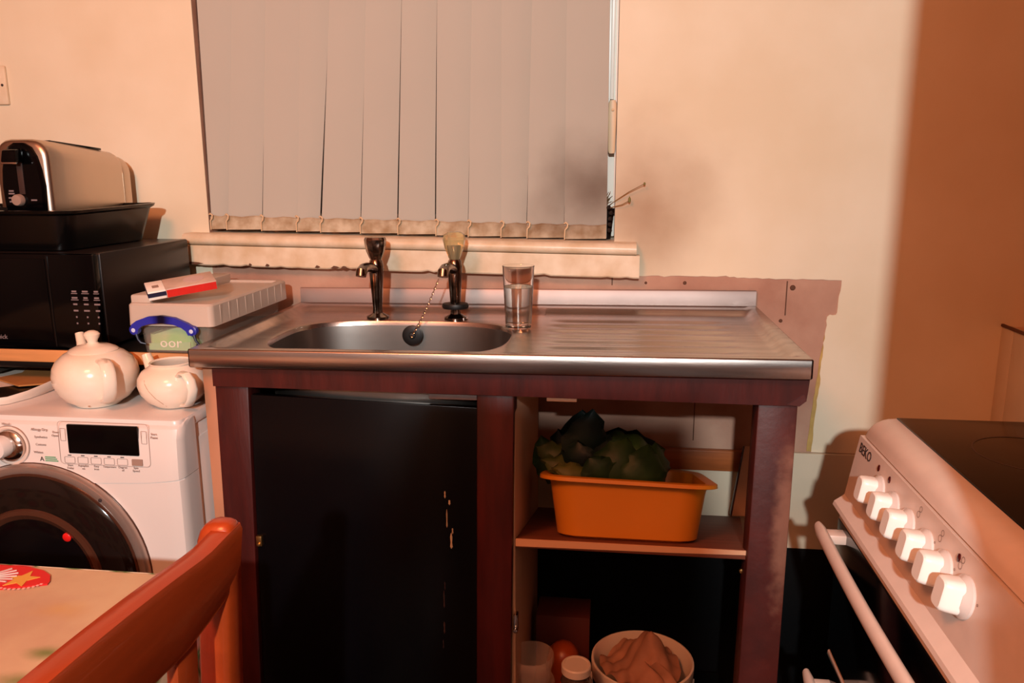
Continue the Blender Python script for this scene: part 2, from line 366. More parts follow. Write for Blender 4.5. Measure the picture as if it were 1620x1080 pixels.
# ------------------------------------------------------------------ vertical blind: twelve slats, each with weight pocket and chain clip
BX = [-.2060, -.1673, -.0847, -.0044, .0516, .1435, .2272, .3127, .3847, .456, .5128, .5938, .6838]
TX = [-.2065, -.1272, -.0504, .0241, .0910, .171, .2474, .323, .3965, .4574, .5217, .5932, .6806]
blind = thing('vertical_blind', 'pale grey vertical blind with stained dirty hems hanging in the window', 'blind', (.24, .03, 1.05))
bm = BM(); box(bm, WX0+.003, WX1-.003, .012, .05, 1.925, 1.965, .003); finish('headrail', bm, UPVC, blind)
ZB0, ZT0 = 1.0595, 1.92
for i in range(12):
    zb = 1.0600 - .0201*(BX[i]+.206)
    sw = [0, .006, -.002, .001, .005, .001, 0, .001, 0, .001, 0, 0][i]
    def ex(a, z): return a[0] + (a[1]-a[0])*(z-1.055)/(1.5418-1.055)
    rsF = []
    nz, nx = 14, 5
    bm = BM(); grid = []
    for k in range(nz+1):
        z = zb + (ZT0-zb)*k/nz
        t = (z-1.055)/(1.5418-1.055)
        tt = min(1.05, t) if t > 1 else t
        x0 = BX[i]+(TX[i]-BX[i])*tt; x1 = BX[i+1]+(TX[i+1]-BX[i+1])*tt
        lap = .010 if i < 11 else 0
        if i == 0: lap = -.0030*(1-min(1, max(0, (z-1.06)/.17))) + .012*min(1, max(0, (z-1.14)/.1))
        LB = (0, -.0022, .010, -.0045, -.0022, -.0018, -.0030, -.0014, .008, -.0016, -.0012, 0)[i]
        LT = (0, -.0006, .010, -.0018, -.0014, -.0012, -.0020, .001, .008, .003, .006, 0)[i]
        if i > 0: lap = LB + (LT-LB)*min(1, max(0, t))
        if lap < 0 and i > 0: lap -= .014*max(0, .695-x1)/1.73*min(1, max(.25, 1.15-.6*t))
        x1 += lap; row = []
        for j in range(nx+1):
            u = j/nx; bow = .0022*math.sin(PI*u)
            y = .003 + .014*u - bow + .014*min(1, max(0, t)) + .002*math.sin(i*2.1+1)
            row.append((x0+(x1-x0)*u, y, z))
        grid.append(row)
    rings(bm, [row + [(x, y+.0008, z) for x, y, z in row[::-1]] for row in grid])
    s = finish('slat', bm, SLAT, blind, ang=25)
    # sewn weight pocket
    bm = BM(); x0, x1 = BX[i], min(BX[i+1], BX[i]+.2) - .0006
    yy = .003 + .002*math.sin(i*2.1+1)
    hz = .0275
    fr = [[(x0+(x1-x0)*u, yy + .0135*u - .0022*math.sin(PI*u) - d, zb + h + (.0015*math.sin(u*9+i) if h > .02 else 0)) for u in (0, .2, .4, .6, .8, 1)] for d, h in ((0, -.001), (.0042, -.0012), (.0048, .012), (.0040, hz-.002), (.0006, hz+.001))]
    rings(bm, fr, closed=False); pk = finish('weight_pocket', bm, SLATB, s)
    bm = BM(); xc, zc = x0+.001, zb+.024
    tube(bm, [(xc-.001, yy-.008, zc+.008), (xc+.003, yy-.010, zc+.010), (xc+.007, yy-.010, zc+.006), (xc+.006, yy-.010, zc), (xc+.001, yy-.009, zc-.006), (xc, yy-.007, zc-.026)], [.0016, .002, .002, .002, .0016, .0012], 6)
    finish('chain_clip', bm, CLIP, s)
bm = BM(); tube(bm, [(.371, -.006, 1.05), (.372, -.030, 1.046), (.373, -.0515, 1.038), (.374, -.049, .99), (.375, -.044, .955)], .0009, 6); finish('pull_cord', bm, CLIP, blind)
bm = BM()
for i in range(5):
    lathe(bm, [(.0005, -.004), (.004, -.002), (.005, .001), (.003, .005), (.0005, .006)], (.6905+random.uniform(-.004, .004), .012, 1.06+.012*i), 8)
finish('bottom_chain', bm, POT, blind)

# things on the sill behind the blind
t = thing('dried_plant', 'dried sprig with two twigs poking past the blind in a dark pot', 'plant', (.668, .065, 1.040))
bm = BM(); lathe(bm, [(.018, 0), (.024, .055), (.026, .058), (.026, .066), (.023, .066), (.022, .058)], (.674, .055, 1.0395), 20); finish('pot', bm, POT, t)
bm = BM(); tube(bm, [(.672, .06, 1.10), (.688, .03, 1.112), (.696, -.006, 1.120), (.728, -.016, 1.142), (.758, -.022, 1.158)], [.0016, .0013, .001, .0009, .0007], 6); tg = finish('twig', bm, TWIG, t)
bm = BM(); lathe(bm, [(.0003, -.003), (.0022, -.001), (.0022, .002), (.0003, .004)], (.760, -.022, 1.1585), 8); finish('bud', bm, SEED, tg)
bm = BM(); tube(bm, [(.670, .06, 1.10), (.688, .03, 1.106), (.694, -.008, 1.110), (.715, -.016, 1.116), (.731, -.020, 1.125)], [.0016, .0013, .001, .0009, .0008], 6); tg = finish('twig', bm, TWIG, t)
bm = BM(); lathe(bm, [(.0003, -.006), (.003, -.002), (.003, .003), (.0003, .008)], (.730, -.020, 1.1255), 8); finish('bud', bm, SEED, tg)
bm = BM()
for k in range(7):
    a = random.uniform(0, 6.28); tube(bm, [(.672, .065, 1.10), (.680+.008*math.cos(a), .055+.012*math.sin(a), 1.115+.01*random.random()), (.689+.008*math.cos(a), .035+.02*math.sin(a), 1.125+.03*random.random())], [.002, .0014, .0006], 5)
finish('dry_stem', bm, TWIG, t)
t = thing('plastic_dish', 'low pinkish clear plastic dish on the sill under the blind', 'dish', (.6, .05, 1.0375))
bm = BM(); R0 = [[(x, y, z) for x, y in rrect(.535-a, .672+a, .03-a, .09+a, .02, 4)] for z, a in ((1.0375, -.004), (1.045, 0), (1.0535, .002), (1.0535, .0005), (1.041, -.003))]; rings(bm, R0); finish('bowl', bm, mat('pink_clear_plastic', (214, 176, 160), .3, trans=.5), t)

# unseen stand-in for a person behind the camera, added to shade the sink unit
t = thing('sink_shade_block', 'unseen dark block added behind the viewpoint to shade the sink unit', 'light blocker', (.655, -1.95, FZ))
bm = BM(); box(bm, .545, .768, -2.1, -1.81, FZ, 1.30, .004); finish('body', bm, MAHOG, t)
bm = BM(); box(bm, .552, .761, -1.809, -1.797, FZ+.05, 1.285, .002); d = finish('door', bm, MAHOG, t)  # front panel and knob of the added shading block
bm = BM(); lathe(bm, [(.008, 0), (.007, .012), (.011, .018), (.001, .022)], (.745, 1.797, .7), 14, axis='y'); bmesh.ops.scale(bm, vec=(1, -1, 1), verts=bm.verts[:]); finish('knob', bm, BRASS, d)

# socket plate on the wall at far left
t = thing('socket_plate', 'white switch plate on the wall above the toaster at left edge', 'switch', (-.70, 0, 1.34))
bm = BM(); box(bm, -.745, -.659, -.010, -.002, 1.335, 1.419, .003); finish('plate', bm, GLOSSW, t)
bm = BM(); box(bm, -.728, -.706, -.015, -.0095, 1.36, 1.395, .002); finish('rocker', bm, GLOSSW, t)
bm = BM(); lathe(bm, [(.003, 0), (.003, .001), (.0006, .0014)], (-.668, -.0098, 1.377), 12, axis='y'); finish('screw', bm, LINED, t)

# panelled boxing against the right wall
t = thing('boxing_panel', 'low pale boarded boxing in the shaded corner behind the cooker', 'panel', (1.60, -.2, FZ))
for y0, y1 in ((-.05, -.002), (-.24, -.052), (-.44, -.242)):
    bm = BM(); box(bm, 1.495, 1.515, y0, y1, FZ, .872, .0015); finish('panel', bm, BOARD, t)
bm = BM(); box(bm, 1.5145, XR-.002, -.44, -.004, .845, .870, .001); finish('top_board', bm, CREAMB, t)
bm = BM(); box(bm, 1.4925, 1.498, -.44, -.002, .8705, .8765, .001); finish('top_edge', bm, CHIP, t)

# ------------------------------------------------------------------ sink top
sink = thing('kitchen_sink', 'stainless steel sink top with bowl and ribbed drainer', 'sink', (.5, -.25, .89))
def tilt(x): return -.003 + .008*x
def deck(x, y):
    d = min(x, 1-x, y+.5, .004-y if False else 9)
    z = .9 if d < .014 else (.888 if d > .034 else .9-.012*(.5-.5*math.cos(PI*(d-.014)/.02)))
    if y > -.075:                                   # step up to the ledge at the back
        z = max(z, .888 + .010*min(1, max(0, (y+.075)/.03)))
    gx = min(1, max(0, (x-.575)/.03))*min(1, max(0, (.925-x)/.04))
    if -.425 < y < -.125 and gx > 0:
        ph = (y+.125)/.05
        z -= .0028*gx*(.5-.5*math.cos(2*PI*ph))
    return z + tilt(x)
bcx, bcy, bax, bay = .297, -.312, .219, .150
OUT = []
NX, NY = 24, 20
x0, x1, y0, y1 = 0.0, .56, -.5, -.012
for i in range(NX): OUT.append((x0+(x1-x0)*i/NX, y0))
for i in range(NY): OUT.append((x1, y0+(y1-y0)*i/NY))
for i in range(NX): OUT.append((x1-(x1-x0)*i/NX, y1))
for i in range(NY): OUT.append((x0, y1-(y1-y0)*i/NY))
def sup(px, py, s=1.0, e=3.2):
    dx, dy = (px-bcx)/bax, (py-bcy)/bay; k = (abs(dx)**e+abs(dy)**e)**(-1/e)
    return bcx+dx*k*bax*s, bcy+dy*k*bay*s
bm = BM(); rs = []
for s_ in (1, .93, .88, .82, .76, .7, .62, .5, .38, .26, .15, .06):
    ring = []
    for p in OUT:
        q = sup(*p); x, y = q[0]+(p[0]-q[0])*s_, q[1]+(p[1]-q[1])*s_; ring.append((x, y, deck(x, y)))
    rs.append(ring)
for k, dz in ((1.0, -.0008), (.992, -.004), (.985, -.009)):
    rs.append([(*sup(*p, k), .888+tilt(sup(*p)[0])+dz) for p in OUT])
rings(bm, rs, cap0=False, cap1=False)
# drainer half as a height field
gx, gy = 56, 84
V = [[bm.verts.new((.56+.44*i/gx, -.5+.488*j/gy, deck(.56+.44*i/gx, -.5+.488*j/gy))) for j in range(gy+1)] for i in range(gx+1)]
for i in range(gx):
    for j in range(gy): bm.faces.new((V[i][j], V[i+1][j], V[i+1][j+1], V[i][j+1]))
# front and side lips, upstand
def lip(path, outn):
    rs = []
    for (x, y) in path:
        zt = .9+tilt(x); n = outn
        rs.append([(x, y, zt), (x+n[0]*.0022, y+n[1]*.0022, zt-.0008), (x+n[0]*.0034, y+n[1]*.0034, zt-.003), (x+n[0]*.0036, y+n[1]*.0036, zt-.030), (x+n[0]*.0015, y+n[1]*.0015, zt-.032), (x-n[0]*.006, y-n[1]*.006, zt-.032)])
    rings(bm, rs, closed=False)
lip([(i/40, -.5) for i in range(41)], (0, -1)); lip([(0, -.5+.488*i/12) for i in range(13)], (-1, 0)); lip([(1, -.5+.488*i/12) for i in range(13)], (1, 0))
rs = []; bu = BM()
for i in range(41):
    x = i/40; zt = tilt(x)
    rs.append([(x, -.0125, .898+zt), (x, -.0105, .900+zt), (x, -.010, .930+zt), (x, -.0085, .9325+zt), (x, -.0025, .9325+zt), (x, -.0025, .87+zt)])
rings(bu, rs, closed=False); finish('upstand', bu, mat('dull_steel', (150, 134, 128), .48, .9, var=.2, vscale=6), sink)
bm.verts.index_update(); bmesh.ops.remove_doubles(bm, verts=bm.verts[:], dist=.0001)
finish('sink_top', bm, STEEL, sink, ang=50)
bm = BM(); rs = []
for k, dz in ((.985, -.009), (.975, -.03), (.965, -.09), (.95, -.135), (.90, -.156), (.80, -.163), (.5, -.166), (.12, -.168)):
    rs.append([(*sup(*p, k, 3.2 if k > .9 else 2.6), .888+tilt(sup(*p)[0])+dz) for p in OUT])
rings(bm, rs, cap0=False, cap1=True); finish('bowl', bm, STEELB, sink, ang=60)
bm = BM(); lathe(bm, [(.036, .0005), (.034, .003), (.024, .0025), (.02, -.001), (.002, -.001)], (.30, -.30, .7215), 24); finish('waste', bm, CHROMEC, sink)

# taps
def tap(name, label, x, y, acrylic):
    z0 = .8885+tilt(x)
    t = thing(name, label, 'tap', (x, y, z0), 'pillar taps')
    bm = BM(); lathe(bm, [(.023, 0), (.023, .003), (.017, .006), (.0105, .010), (.0098, .020), (.0115, .05), (.0145, .088), (.0155, .108), (.0135, .118), (.011, .122)], (x, y, z0), 28); finish('body', bm, CHROME, t)
    bm = BM()
    tube(bm, [(x, y-.004, z0+.100), (x-.003, y-.022, z0+.107), (x-.006, y-.042, z0+.110), (x-.008, y-.060, z0+.109), (x-.009, y-.071, z0+.104), (x-.0095, y-.074, z0+.095)], [.010, .0095, .0095, .0105, .0115, .0105], 14); finish('spout', bm, CHROME, t)
    bm = BM(); zh = z0+.120
    n = 8 if acrylic else 10
    if acrylic:
        pr = [(.009, 0), (.012, .006), (.0195, .026), (.0225, .042), (.0205, .052), (.013, .057), (.003, .058)]
    else:
        pr = [(.010, 0), (.0125, .004), (.0180, .018), (.0210, .034), (.0215, .042), (.0195, .0465), (.002, .047)]
    rs = []
    for r, z in pr:
        rs.append([(x+r*(1+(.05 if k % 2 else -.03))*math.cos(2*PI*k/(2*n)), y+r*(1+(.05 if k % 2 else -.03))*math.sin(2*PI*k/(2*n)), zh+z) for k in range(2*n)])
    rings(bm, rs); h = finish('handle', bm, ACRYL if acrylic else CHROME, t, ang=20)
    if acrylic:
        bm = BM(); lathe(bm, [(.008, 0), (.009, .012), (.0105, .026), (.009, .031), (.001, .032)], (x, y, zh+.001), 14); finish('spindle', bm, CHROME, h)
        bm = BM(); lathe(bm, [(.012, 0), (.026, .001), (.028, .006), (.026, .011), (.012, .012)], (x, y, z0+.020), 28, sy=.85); tag(finish('rubber_collar', bm, RUBBER, t), 'black rubber collar')
        bm = BM(); lathe(bm, [(.003, 0), (.009, .0006), (.009, .002), (.003, .002)], (x+.018, y-.006, z0), 14); finish('washer', bm, CHROMEC, t)
    return t
tap('pillar_tap', 'chrome pillar tap with dark faceted handle, left of the two', .214, -.128, False)
tap('pillar_tap', 'pillar tap with yellowed clear acrylic handle, right of the two', .379, -.128, True)
t = thing('sink_plug', 'black rubber plug hanging on a chain against the bowl wall', 'plug', (.30, -.205, .855))
bm = BM(); lathe(bm, [(.0185, 0), (.0205, .003), (.0205, .008), (.016, .010), (.007, .010), (.006, .013), (.001, .014)], (.301, -.1790, .862), 26, axis='y'); finish('stopper', bm, RUBBER, t)
bm = BM(); A, B = Vector((.302, -.195, .862)), Vector((.352, -.165, .972))
n = 26
for k in range(n):
    p = A.lerp(B, k/(n-1)) + Vector((0, 0, -.006*math.sin(PI*k/(n-1)))); d = (B-A).normalized(); a = d.orthogonal().normalized(); b = d.cross(a)
    if k % 2: a, b = b, a
    tube(bm, [tuple(p+d*.0036*math.cos(q)+a*.0017*math.sin(q)) for q in (0, 1.05, 2.1, 3.14, 4.19, 5.24, 6.28)], .0006, 5)
o = finish('chain', bm, CHROMEC, t)

# tumbler of water
t = thing('water_glass', 'tumbler half full of water on the edge of the drainer', 'glass', (.522, -.235, .8915))
bm = BM(); gx_, gy_, gz_ = .522, -.235, .8925
lathe(bm, [(.002, 0), (.0225, 0), (.0245, .002), (.0260, .03), (.0300, .116), (.0308, .1185), (.0298, .1190), (.0288, .117), (.0250, .03), (.0232, .0085), (.002, .0075)], (gx_, gy_, gz_), 48); finish('tumbler', bm, GLASS, t)
bm = BM(); lathe(bm, [(.002, .0079), (.0229, .0089), (.02475, .03), (.02725, .0790), (.0268, .0785), (.002, .0782)], (gx_, gy_, gz_), 48); finish('water', bm, WATER, t)

# ------------------------------------------------------------------ sink cabinet
cab = thing('sink_cabinet', 'home made dark red wooden sink unit with black door and open side', 'cabinet', (.5, -.25, FZ))
def post(xt0, xt1, xb0, xb1, m, nm='post', y0=-.48, y1=-.432, zt=.868):
    bm = BM(); hexa(bm, [(xb0, y0, FZ), (xb1, y0, FZ), (xb1, y1, FZ), (xb0, y1, FZ), (xt0, y0, zt), (xt1, y0, zt), (xt1, y1, zt), (xt0, y1, zt)], .003); return finish(nm, bm, m, cab)
post(.029, .0895, .016, .060, MAHOG); post(.482, .5435, .470, .531, MAHOG)
post(.930, .990, .922, .990, MAHOGW)
post(.03, .08, .03, .08, MAHOG, 'rear_post', -.085, -.035)
bm = BM(); prism(bm, [(.029, .8685), (.029, .8295), (.482, .8285), (.93, .8265), (.99, .8265), (.9935, .832), (1.0005, .836), (1.002, .850), (1.0035, .8722)], -.4865, -.462, 'xz'); finish('apron_rail', bm, MAHOG, cab)
bm = BM(); prism(bm, [(.972, .829), (.99, .8265), (1.0005, .836), (.996, .846), (.985, .838)], -.4885, -.486, 'xz'); tag(finish('splintered_edge', bm, MAHOGW, cab), 'splintered end of the rail')
bm = BM(); box(bm, .004, .0275, -.472, -.02, FZ, .866, .001); tag(finish('side_panel', bm, TAN, cab), 'tan outer side panel')
bm = BM(); box(bm, .522, .5425, -.462, -.032, .02, .862, .001); tag(finish('side_panel', bm, CREAMB, cab), 'cream inner side panel')
bm = BM(); hexa(bm, [(.066, -.476, FZ+.03), (.4705, -.476, FZ+.03), (.4705, -.462, FZ+.03), (.066, -.462, FZ+.03), (.0900, -.476, .8135), (.4815, -.476, .8035), (.4815, -.462, .8035), (.0900, -.462, .8135)], .0015)
door = finish('door', bm, BLKGLOSS, cab)
bm = BM()
def drip(x, z, h, w):
    rings(bm, [[(x+dx, -.4762-d, z+zz) for dx, d in ((-ww, 0), (0, .0018), (ww, 0))] for zz, ww in ((h, w*.2), (h*.7, w*.9), (h*.3, w*.6), (0, w), (-.003, w*.3))], closed=False)
GD = mat('grey_drip', (96, 78, 82), .4)
for a, m in (((.4335, .553, .026, .0022), PAINTDRIP), ((.4265, .592, .030, .0014), PAINTDRIP), ((.4315, .633, .006, .002), PAINTDRIP), ((.4240, .645, .010, .0016), PAINTDRIP), ((.436, .580, .008, .0015), PAINTDRIP),
             ((.4185, .44, .03, .0014), GD), ((.4180, .39, .02, .0016), GD), ((.4155, .36, .015, .001), GD), ((.4205, .475, .012, .001), GD)):
    bm = BM(); drip(*a); finish('paint_drip', bm, m, door)
bm = BM(); box(bm, .40, .4805, -.474, -.465, .8155, .8275, .001); finish('door_stop', bm, mat('grey_worn_wood', (120, 98, 92), .5, var=.4, vscale=20), cab)
bm = BM(); box(bm, .0835, .0935, -.4835, -.4755, .537, .556, .001); lathe(bm, [(.0028, 0), (.0028, .003), (.0006, .0035)], (.0885, -.4835, .541), 10, axis='y'); finish('hinge', bm, BRASS, cab)
bm = BM(); box(bm, .930, .937, -.446, -.43, .512, .536, .001); lathe(bm, [(.004, 0), (.004, .005), (.001, .006)], (.927, -.438, .520), 10, axis='y'); finish('door_catch', bm, BRASS, cab)
bm = BM(); box(bm, .5405, .5475, -.475, -.46, .395, .43, .001); lathe(bm, [(.004, 0), (.004, .005), (.001, .006)], (.544, -.476, .403), 10, axis='y'); finish('door_catch', bm, CHROMEC, cab)
bm = BM(); box(bm, .596, .645, -.476, -.45, .8185, .8260, .001); tag(finish('top_latch', bm, TAN, cab), 'worn brown latch block')
bm = BM(); box(bm, .545, .5725, -.25, -.05, .765, .785, .001); finish('bracket', bm, SHELFW, cab)
# shelf of two boards
SL = math.tan(.293)
def shz(y): return .5690 - SL*(y+.465)          # the shelf has dropped at the back
bm = BM(); hexa(bm, [(.5435, -.465, shz(-.465)-.016), (.930, -.465, shz(-.465)-.016), (.99, -.035, shz(-.035)-.016), (.5435, -.035, shz(-.035)-.016), (.5435, -.465, shz(-.465)), (.930, -.465, shz(-.465)), (.99, -.035, shz(-.035)), (.5435, -.035, shz(-.035))], .001); sh = finish('shelf_board', bm, SHELFW, cab)
bm = BM(); prism(bm, [(.5435, .5695), (.5435, .5560), (.80, .5590), (.929, .5620), (.929, .5695)], -.4668, -.4645, 'xz'); tag(finish('pale_edging', bm, SHELFE, sh), 'pale bare front edge')
bm = BM(); box(bm, .06, .96, -.455, -.05, .045, .062, .001); finish('base_board', bm, BLACKB, cab)
t = thing('leaning_board', 'thin brown board leaning on the wall beside the washing up bowl', 'board', (.98, -.06, .36))
bm = BM(); hexa(bm, [(.9655, -.068, .455), (1.03, -.068, .455), (1.03, -.056, .458), (.9655, -.056, .458), (.990, -.034, .602), (1.03, -.034, .602), (1.03, -.0315, .602), (.990, -.0315, .602)], .0008); finish('plank', bm, CREAMB, t)
bm = BM(); hexa(bm, [(.9630, -.0685, .455), (.9665, -.0685, .455), (.9665, -.0565, .458), (.9630, -.0565, .458), (.9875, -.0345, .602), (.991, -.0345, .602), (.991, -.032, .602), (.9875, -.032, .602)]); finish('dark_edge', bm, MAHOG, t)

# washing-up bowl with greens
cx, cy = .733, -.305
t = thing('washing_up_bowl', 'orange plastic washing up bowl on the sloping shelf under the drainer', 'bowl', (cx, cy, shz(cy)+.001))
t.rotation_euler = (-.293, 0, 0)
prof = [(.116, .128, 0, .045), (.123, .135, .004, .045), (.136, .146, .085, .05), (.139, .149, .098, .05), (.152, .162, .101, .055), (.153, .163, .097, .055), (.1555, .165, .098, .055), (.155, .1645, .104, .055), (.149, .158, .1065, .052), (.136, .146, .103, .048), (.121, .132, .008, .042)]
bm = BM(); rings(bm, [[(x, y, z-.003*x/.15*(z/.1)) for x, y in rrect(-a, a, -b, b, r, 7)] for a, b, z, r in prof]); finish('tub', bm, ORANGE, t, local=True)
def leaf(bm, base, tip, width, curl, nrm, n=8, ruffle=.006, ph=0):
    base, tip, nrm = Vector(base), Vector(tip), Vector(nrm).normalized(); d = tip-base; side = d.cross(nrm).normalized(); up = side.cross(d).normalized()
    V = []
    for i in range(n+1):
        u = i/n; w = width*(math.sin(PI*min(1, u*.92+.08))**.75)*(1 if u < .97 else .25)
        row = []
        for j in range(-4, 5):
            v = j/4
            p = base + d*u + up*(curl*math.sin(PI*u) - .35*w*v*v) + side*w*v + up*(ruffle*abs(v)**1.5*math.sin(u*17+v*5+ph)) + side*(ruffle*.6*abs(v)*math.sin(u*23+ph))
            row.append(bm.verts.new(p))
        V.append(row)
    for a, b in zip(V, V[1:]):
        for j in range(8): bm.faces.new((a[j], a[j+1], b[j+1], b[j]))
    bmesh.ops.solidify(bm, geom=bm.faces[:], thickness=.0012)
t = thing('cabbage', 'dark green cabbage with loose ruffled leaves in the orange bowl', 'cabbage', (.69, -.335, .56))
bm = BM()
bmesh.ops.create_icosphere(bm, subdivisions=4, radius=1)
for v in bm.verts:
    n = v.co.normalized(); k = 1 + .05*math.sin(n.x*9+n.z*4) + .04*math.sin(n.y*11+n.x*5+n.z*7) + .025*math.sin(n.z*23+n.x*17)
    v.co = Vector((.725, -.335, .655)) + Vector((n.x*.058, n.y*.062, n.z*.066))*k
finish('heart', bm, LEAFG, t)
C = Vector((.725, -.335, .640))
for i, (b, e, w, c, nn, m) in enumerate((
    ((.640, -.36, .64), (.672, -.352, .770), .042, .010, (.2, -1, .2), LEAFD),
    ((.655, -.30, .63), (.648, -.30, .752), .050, .015, (-.3, -1, .3), LEAFD),
    ((.70, -.40, .62), (.728, -.372, .728), .048, .022, (.1, -1, .5), LEAFG),
    ((.745, -.405, .62), (.768, -.372, .716), .042, .022, (.4, -1, .5), LEAFG),
    ((.775, -.37, .62), (.782, -.35, .712), .045, .020, (1, -.6, .4), LEAFG),
    ((.69, -.385, .645), (.700, -.345, .722), .04, .012, (-.2, -1, .6), LEAFD),
    ((.74, -.33, .66), (.745, -.29, .715), .05, .010, (0, -.6, 1), LEAFD),
    ((.648, -.375, .65), (.645, -.38, .72), .04, .014, (-.3, -1, .3), LEAFD),
    ((.70, -.40, .645), (.665, -.405, .700), .036, .012, (-.1, -1, .4), LEAFG),
    ((.72, -.30, .65), (.715, -.27, .712), .05, .010, (0, -.8, .8), LEAFD))):
    bm = BM(); leaf(bm, b, e, w, c, nn, ph=i*1.7); finish('leaf', bm, m, t)
t = thing('leafy_greens', 'pale green leafy trimmings at the left end of the orange bowl', 'vegetable', (.6, -.33, .60))
for i, (b, e, w, c, nn, m) in enumerate((
    ((.66, -.38, .655), (.578, -.375, .682), .022, .010, (0, -1, .8), LEAFP), ((.65, -.35, .66), (.566, -.34, .692), .026, .012, (0, -1, .6), LEAFP),
    ((.60, -.33, .62), (.572, -.315, .705), .028, .010, (.1, -1, .3), LEAFG), ((.68, -.40, .660), (.60, -.405, .678), .018, .006, (0, -1, .8), LEAFP),
    ((.625, -.30, .62), (.602, -.295, .712), .03, .010, (0, -1, .3), LEAFD))):
    bm = BM(); leaf(bm, b, e, w, c, nn, ph=i*2.3); finish('leaf', bm, m, t)

# things at the bottom of the cabinet
ZB = .0625
def tubpot(name, label, x, y, z, h, r, m, cat='tub', group=None):
    t = thing(name, label, cat, (x, y, z), group)
    bm = BM(); lathe(bm, [(r*.80, 0), (r*.84, .002), (r*.96, h-.018), (r*1.0, h-.016), (r*1.03, h-.012), (r*1.03, h-.004), (r, h), (r*.95, h-.001), (r*.93, h-.016), (r*.81, .004)], (x, y, z), 36); finish('pot', bm, m, t)
    return t
tubpot('plastic_tub', 'clear plastic tub below, bottom of the stack inside the cabinet', .5665, -.405, ZB, .198, .0415, TUBW, group='clear tubs')
tubpot('plastic_tub', 'empty clear plastic tub on top of the stack inside the cabinet', .5665, -.405, ZB+.1985, .052, .0400, TUBW, group='clear tubs')
t = thing('orange_canister', 'round topped orange canister in shadow behind the clear tubs', 'canister', (.617, -.27, ZB))
bm = BM(); lathe(bm, [(.030, 0), (.034, .004), (.035, .14), (.034, .158), (.029, .174), (.019, .185), (.009, .189), (.001, .190)], (.617, -.27, ZB), 28); finish('body', bm, ONION, t)
t = thing('card_box', 'dark red box standing behind the orange canister', 'box', (.61, -.16, ZB))
bm = BM(); box(bm, .555, .668, -.2, -.12, ZB, ZB+.205, .002); finish('carton', bm, DKRED, t)
t = thing('glass_jar', 'glass jar with white lid and red label beside the bucket', 'jar', (.645, -.405, ZB))
jx, jy = .6485, -.405
bm = BM(); lathe(bm, [(.026, 0), (.029, .003), (.029, .200), (.024, .213), (.0235, .219)], (jx, jy, ZB), 28); finish('glass', bm, JARGL, t)
bm = BM(); lathe(bm, [(.0255, .219), (.0275, .220), (.0275, .233), (.0255, .2355), (.022, .2355), (.0215, .2345), (.001, .2345)], (jx, jy, ZB), 32); tag(finish('lid', bm, WHITEP, t), 'white screw lid')
bm = BM(); lathe(bm, [(.0292, .06), (.0295, .062), (.0295, .198), (.0292, .200)], (jx, jy, ZB), 28, cap0=False, cap1=False); tag(finish('paper_label', bm, REDLAB, t), 'red paper label')
t = thing('bucket', 'white plastic bucket with a rag in it on the cabinet floor', 'bucket', (.775, -.28, ZB))
bx, by = .7745, -.285
bm = BM(); lathe(bm, [(.080, 0), (.083, .003), (.0925, .137), (.097, .139), (.099, .142), (.101, .170), (.1005, .176), (.097, .1775), (.094, .174), (.084, .006)], (bx, by, ZB), 48); bk = finish('pail', bm, WHITEP, t)
bm = BM(); tube(bm, [(bx+.1005*math.cos(a), by+.1005*math.sin(a)-.002, ZB+.140-.05*math.sin(PI*(a+PI)/PI)) for a in [-PI+PI*i/20 for i in range(21)]], .0022, 8); finish('handle', bm, WHITEP, t)
t = thing('rag', 'crumpled pinkish brown rag hanging out of the white bucket', 'cloth', (bx, by, ZB+.16))
bm = BM()
V = []
for i in range(25):
    row = []
    for j in range(25):
        u, v = i/24*2-1, j/24*2-1
        k = 1/max(1, math.hypot(u, v)/max(abs(u), abs(v), 1e-6)); u2, v2 = u*k, v*k
        x = bx-.004+u2*.080; y = by+v2*.080
        z = ZB+.158 + .058*math.exp(-((u2-.25)**2*4+(v2-.0)**2*3)) + .010*math.sin(u2*5+v2*3+.6) + .009*abs(math.sin(v2*6-u2*4)) + .006*abs(math.sin(u2*9+v2*2)) - .02*max(0, math.hypot(u2, v2)-.6)
        row.append(bm.verts.new((x, y, z)))
    V.append(row)
for a, b in zip(V, V[1:]):
    for j in range(24): bm.faces.new((a[j], b[j], b[j+1], a[j+1]))
rg = finish('cloth', bm, RAG, t, ang=80)
bm = BM(); rs = []
for k, (dx, dy, z) in enumerate(((.020, -.045, .197), (.035, -.070, .199), (.046, -.088, .194), (.053, -.0985, .178), (.056, -.1005, .155), (.057, -.0985, .138))):
    w = .018-.0022*k
    rs.append([(bx+dx+a*w, by+dy-.002+b, ZB+z+.004*math.sin(a*4)) for a, b in ((-1, 0), (-.4, -.004), (.2, .001), (1, -.003), (1, .0), (.2, .004), (-.4, -.001), (-1, .003))])
rings(bm, rs); finish('fold', bm, RAG, t, ang=80)

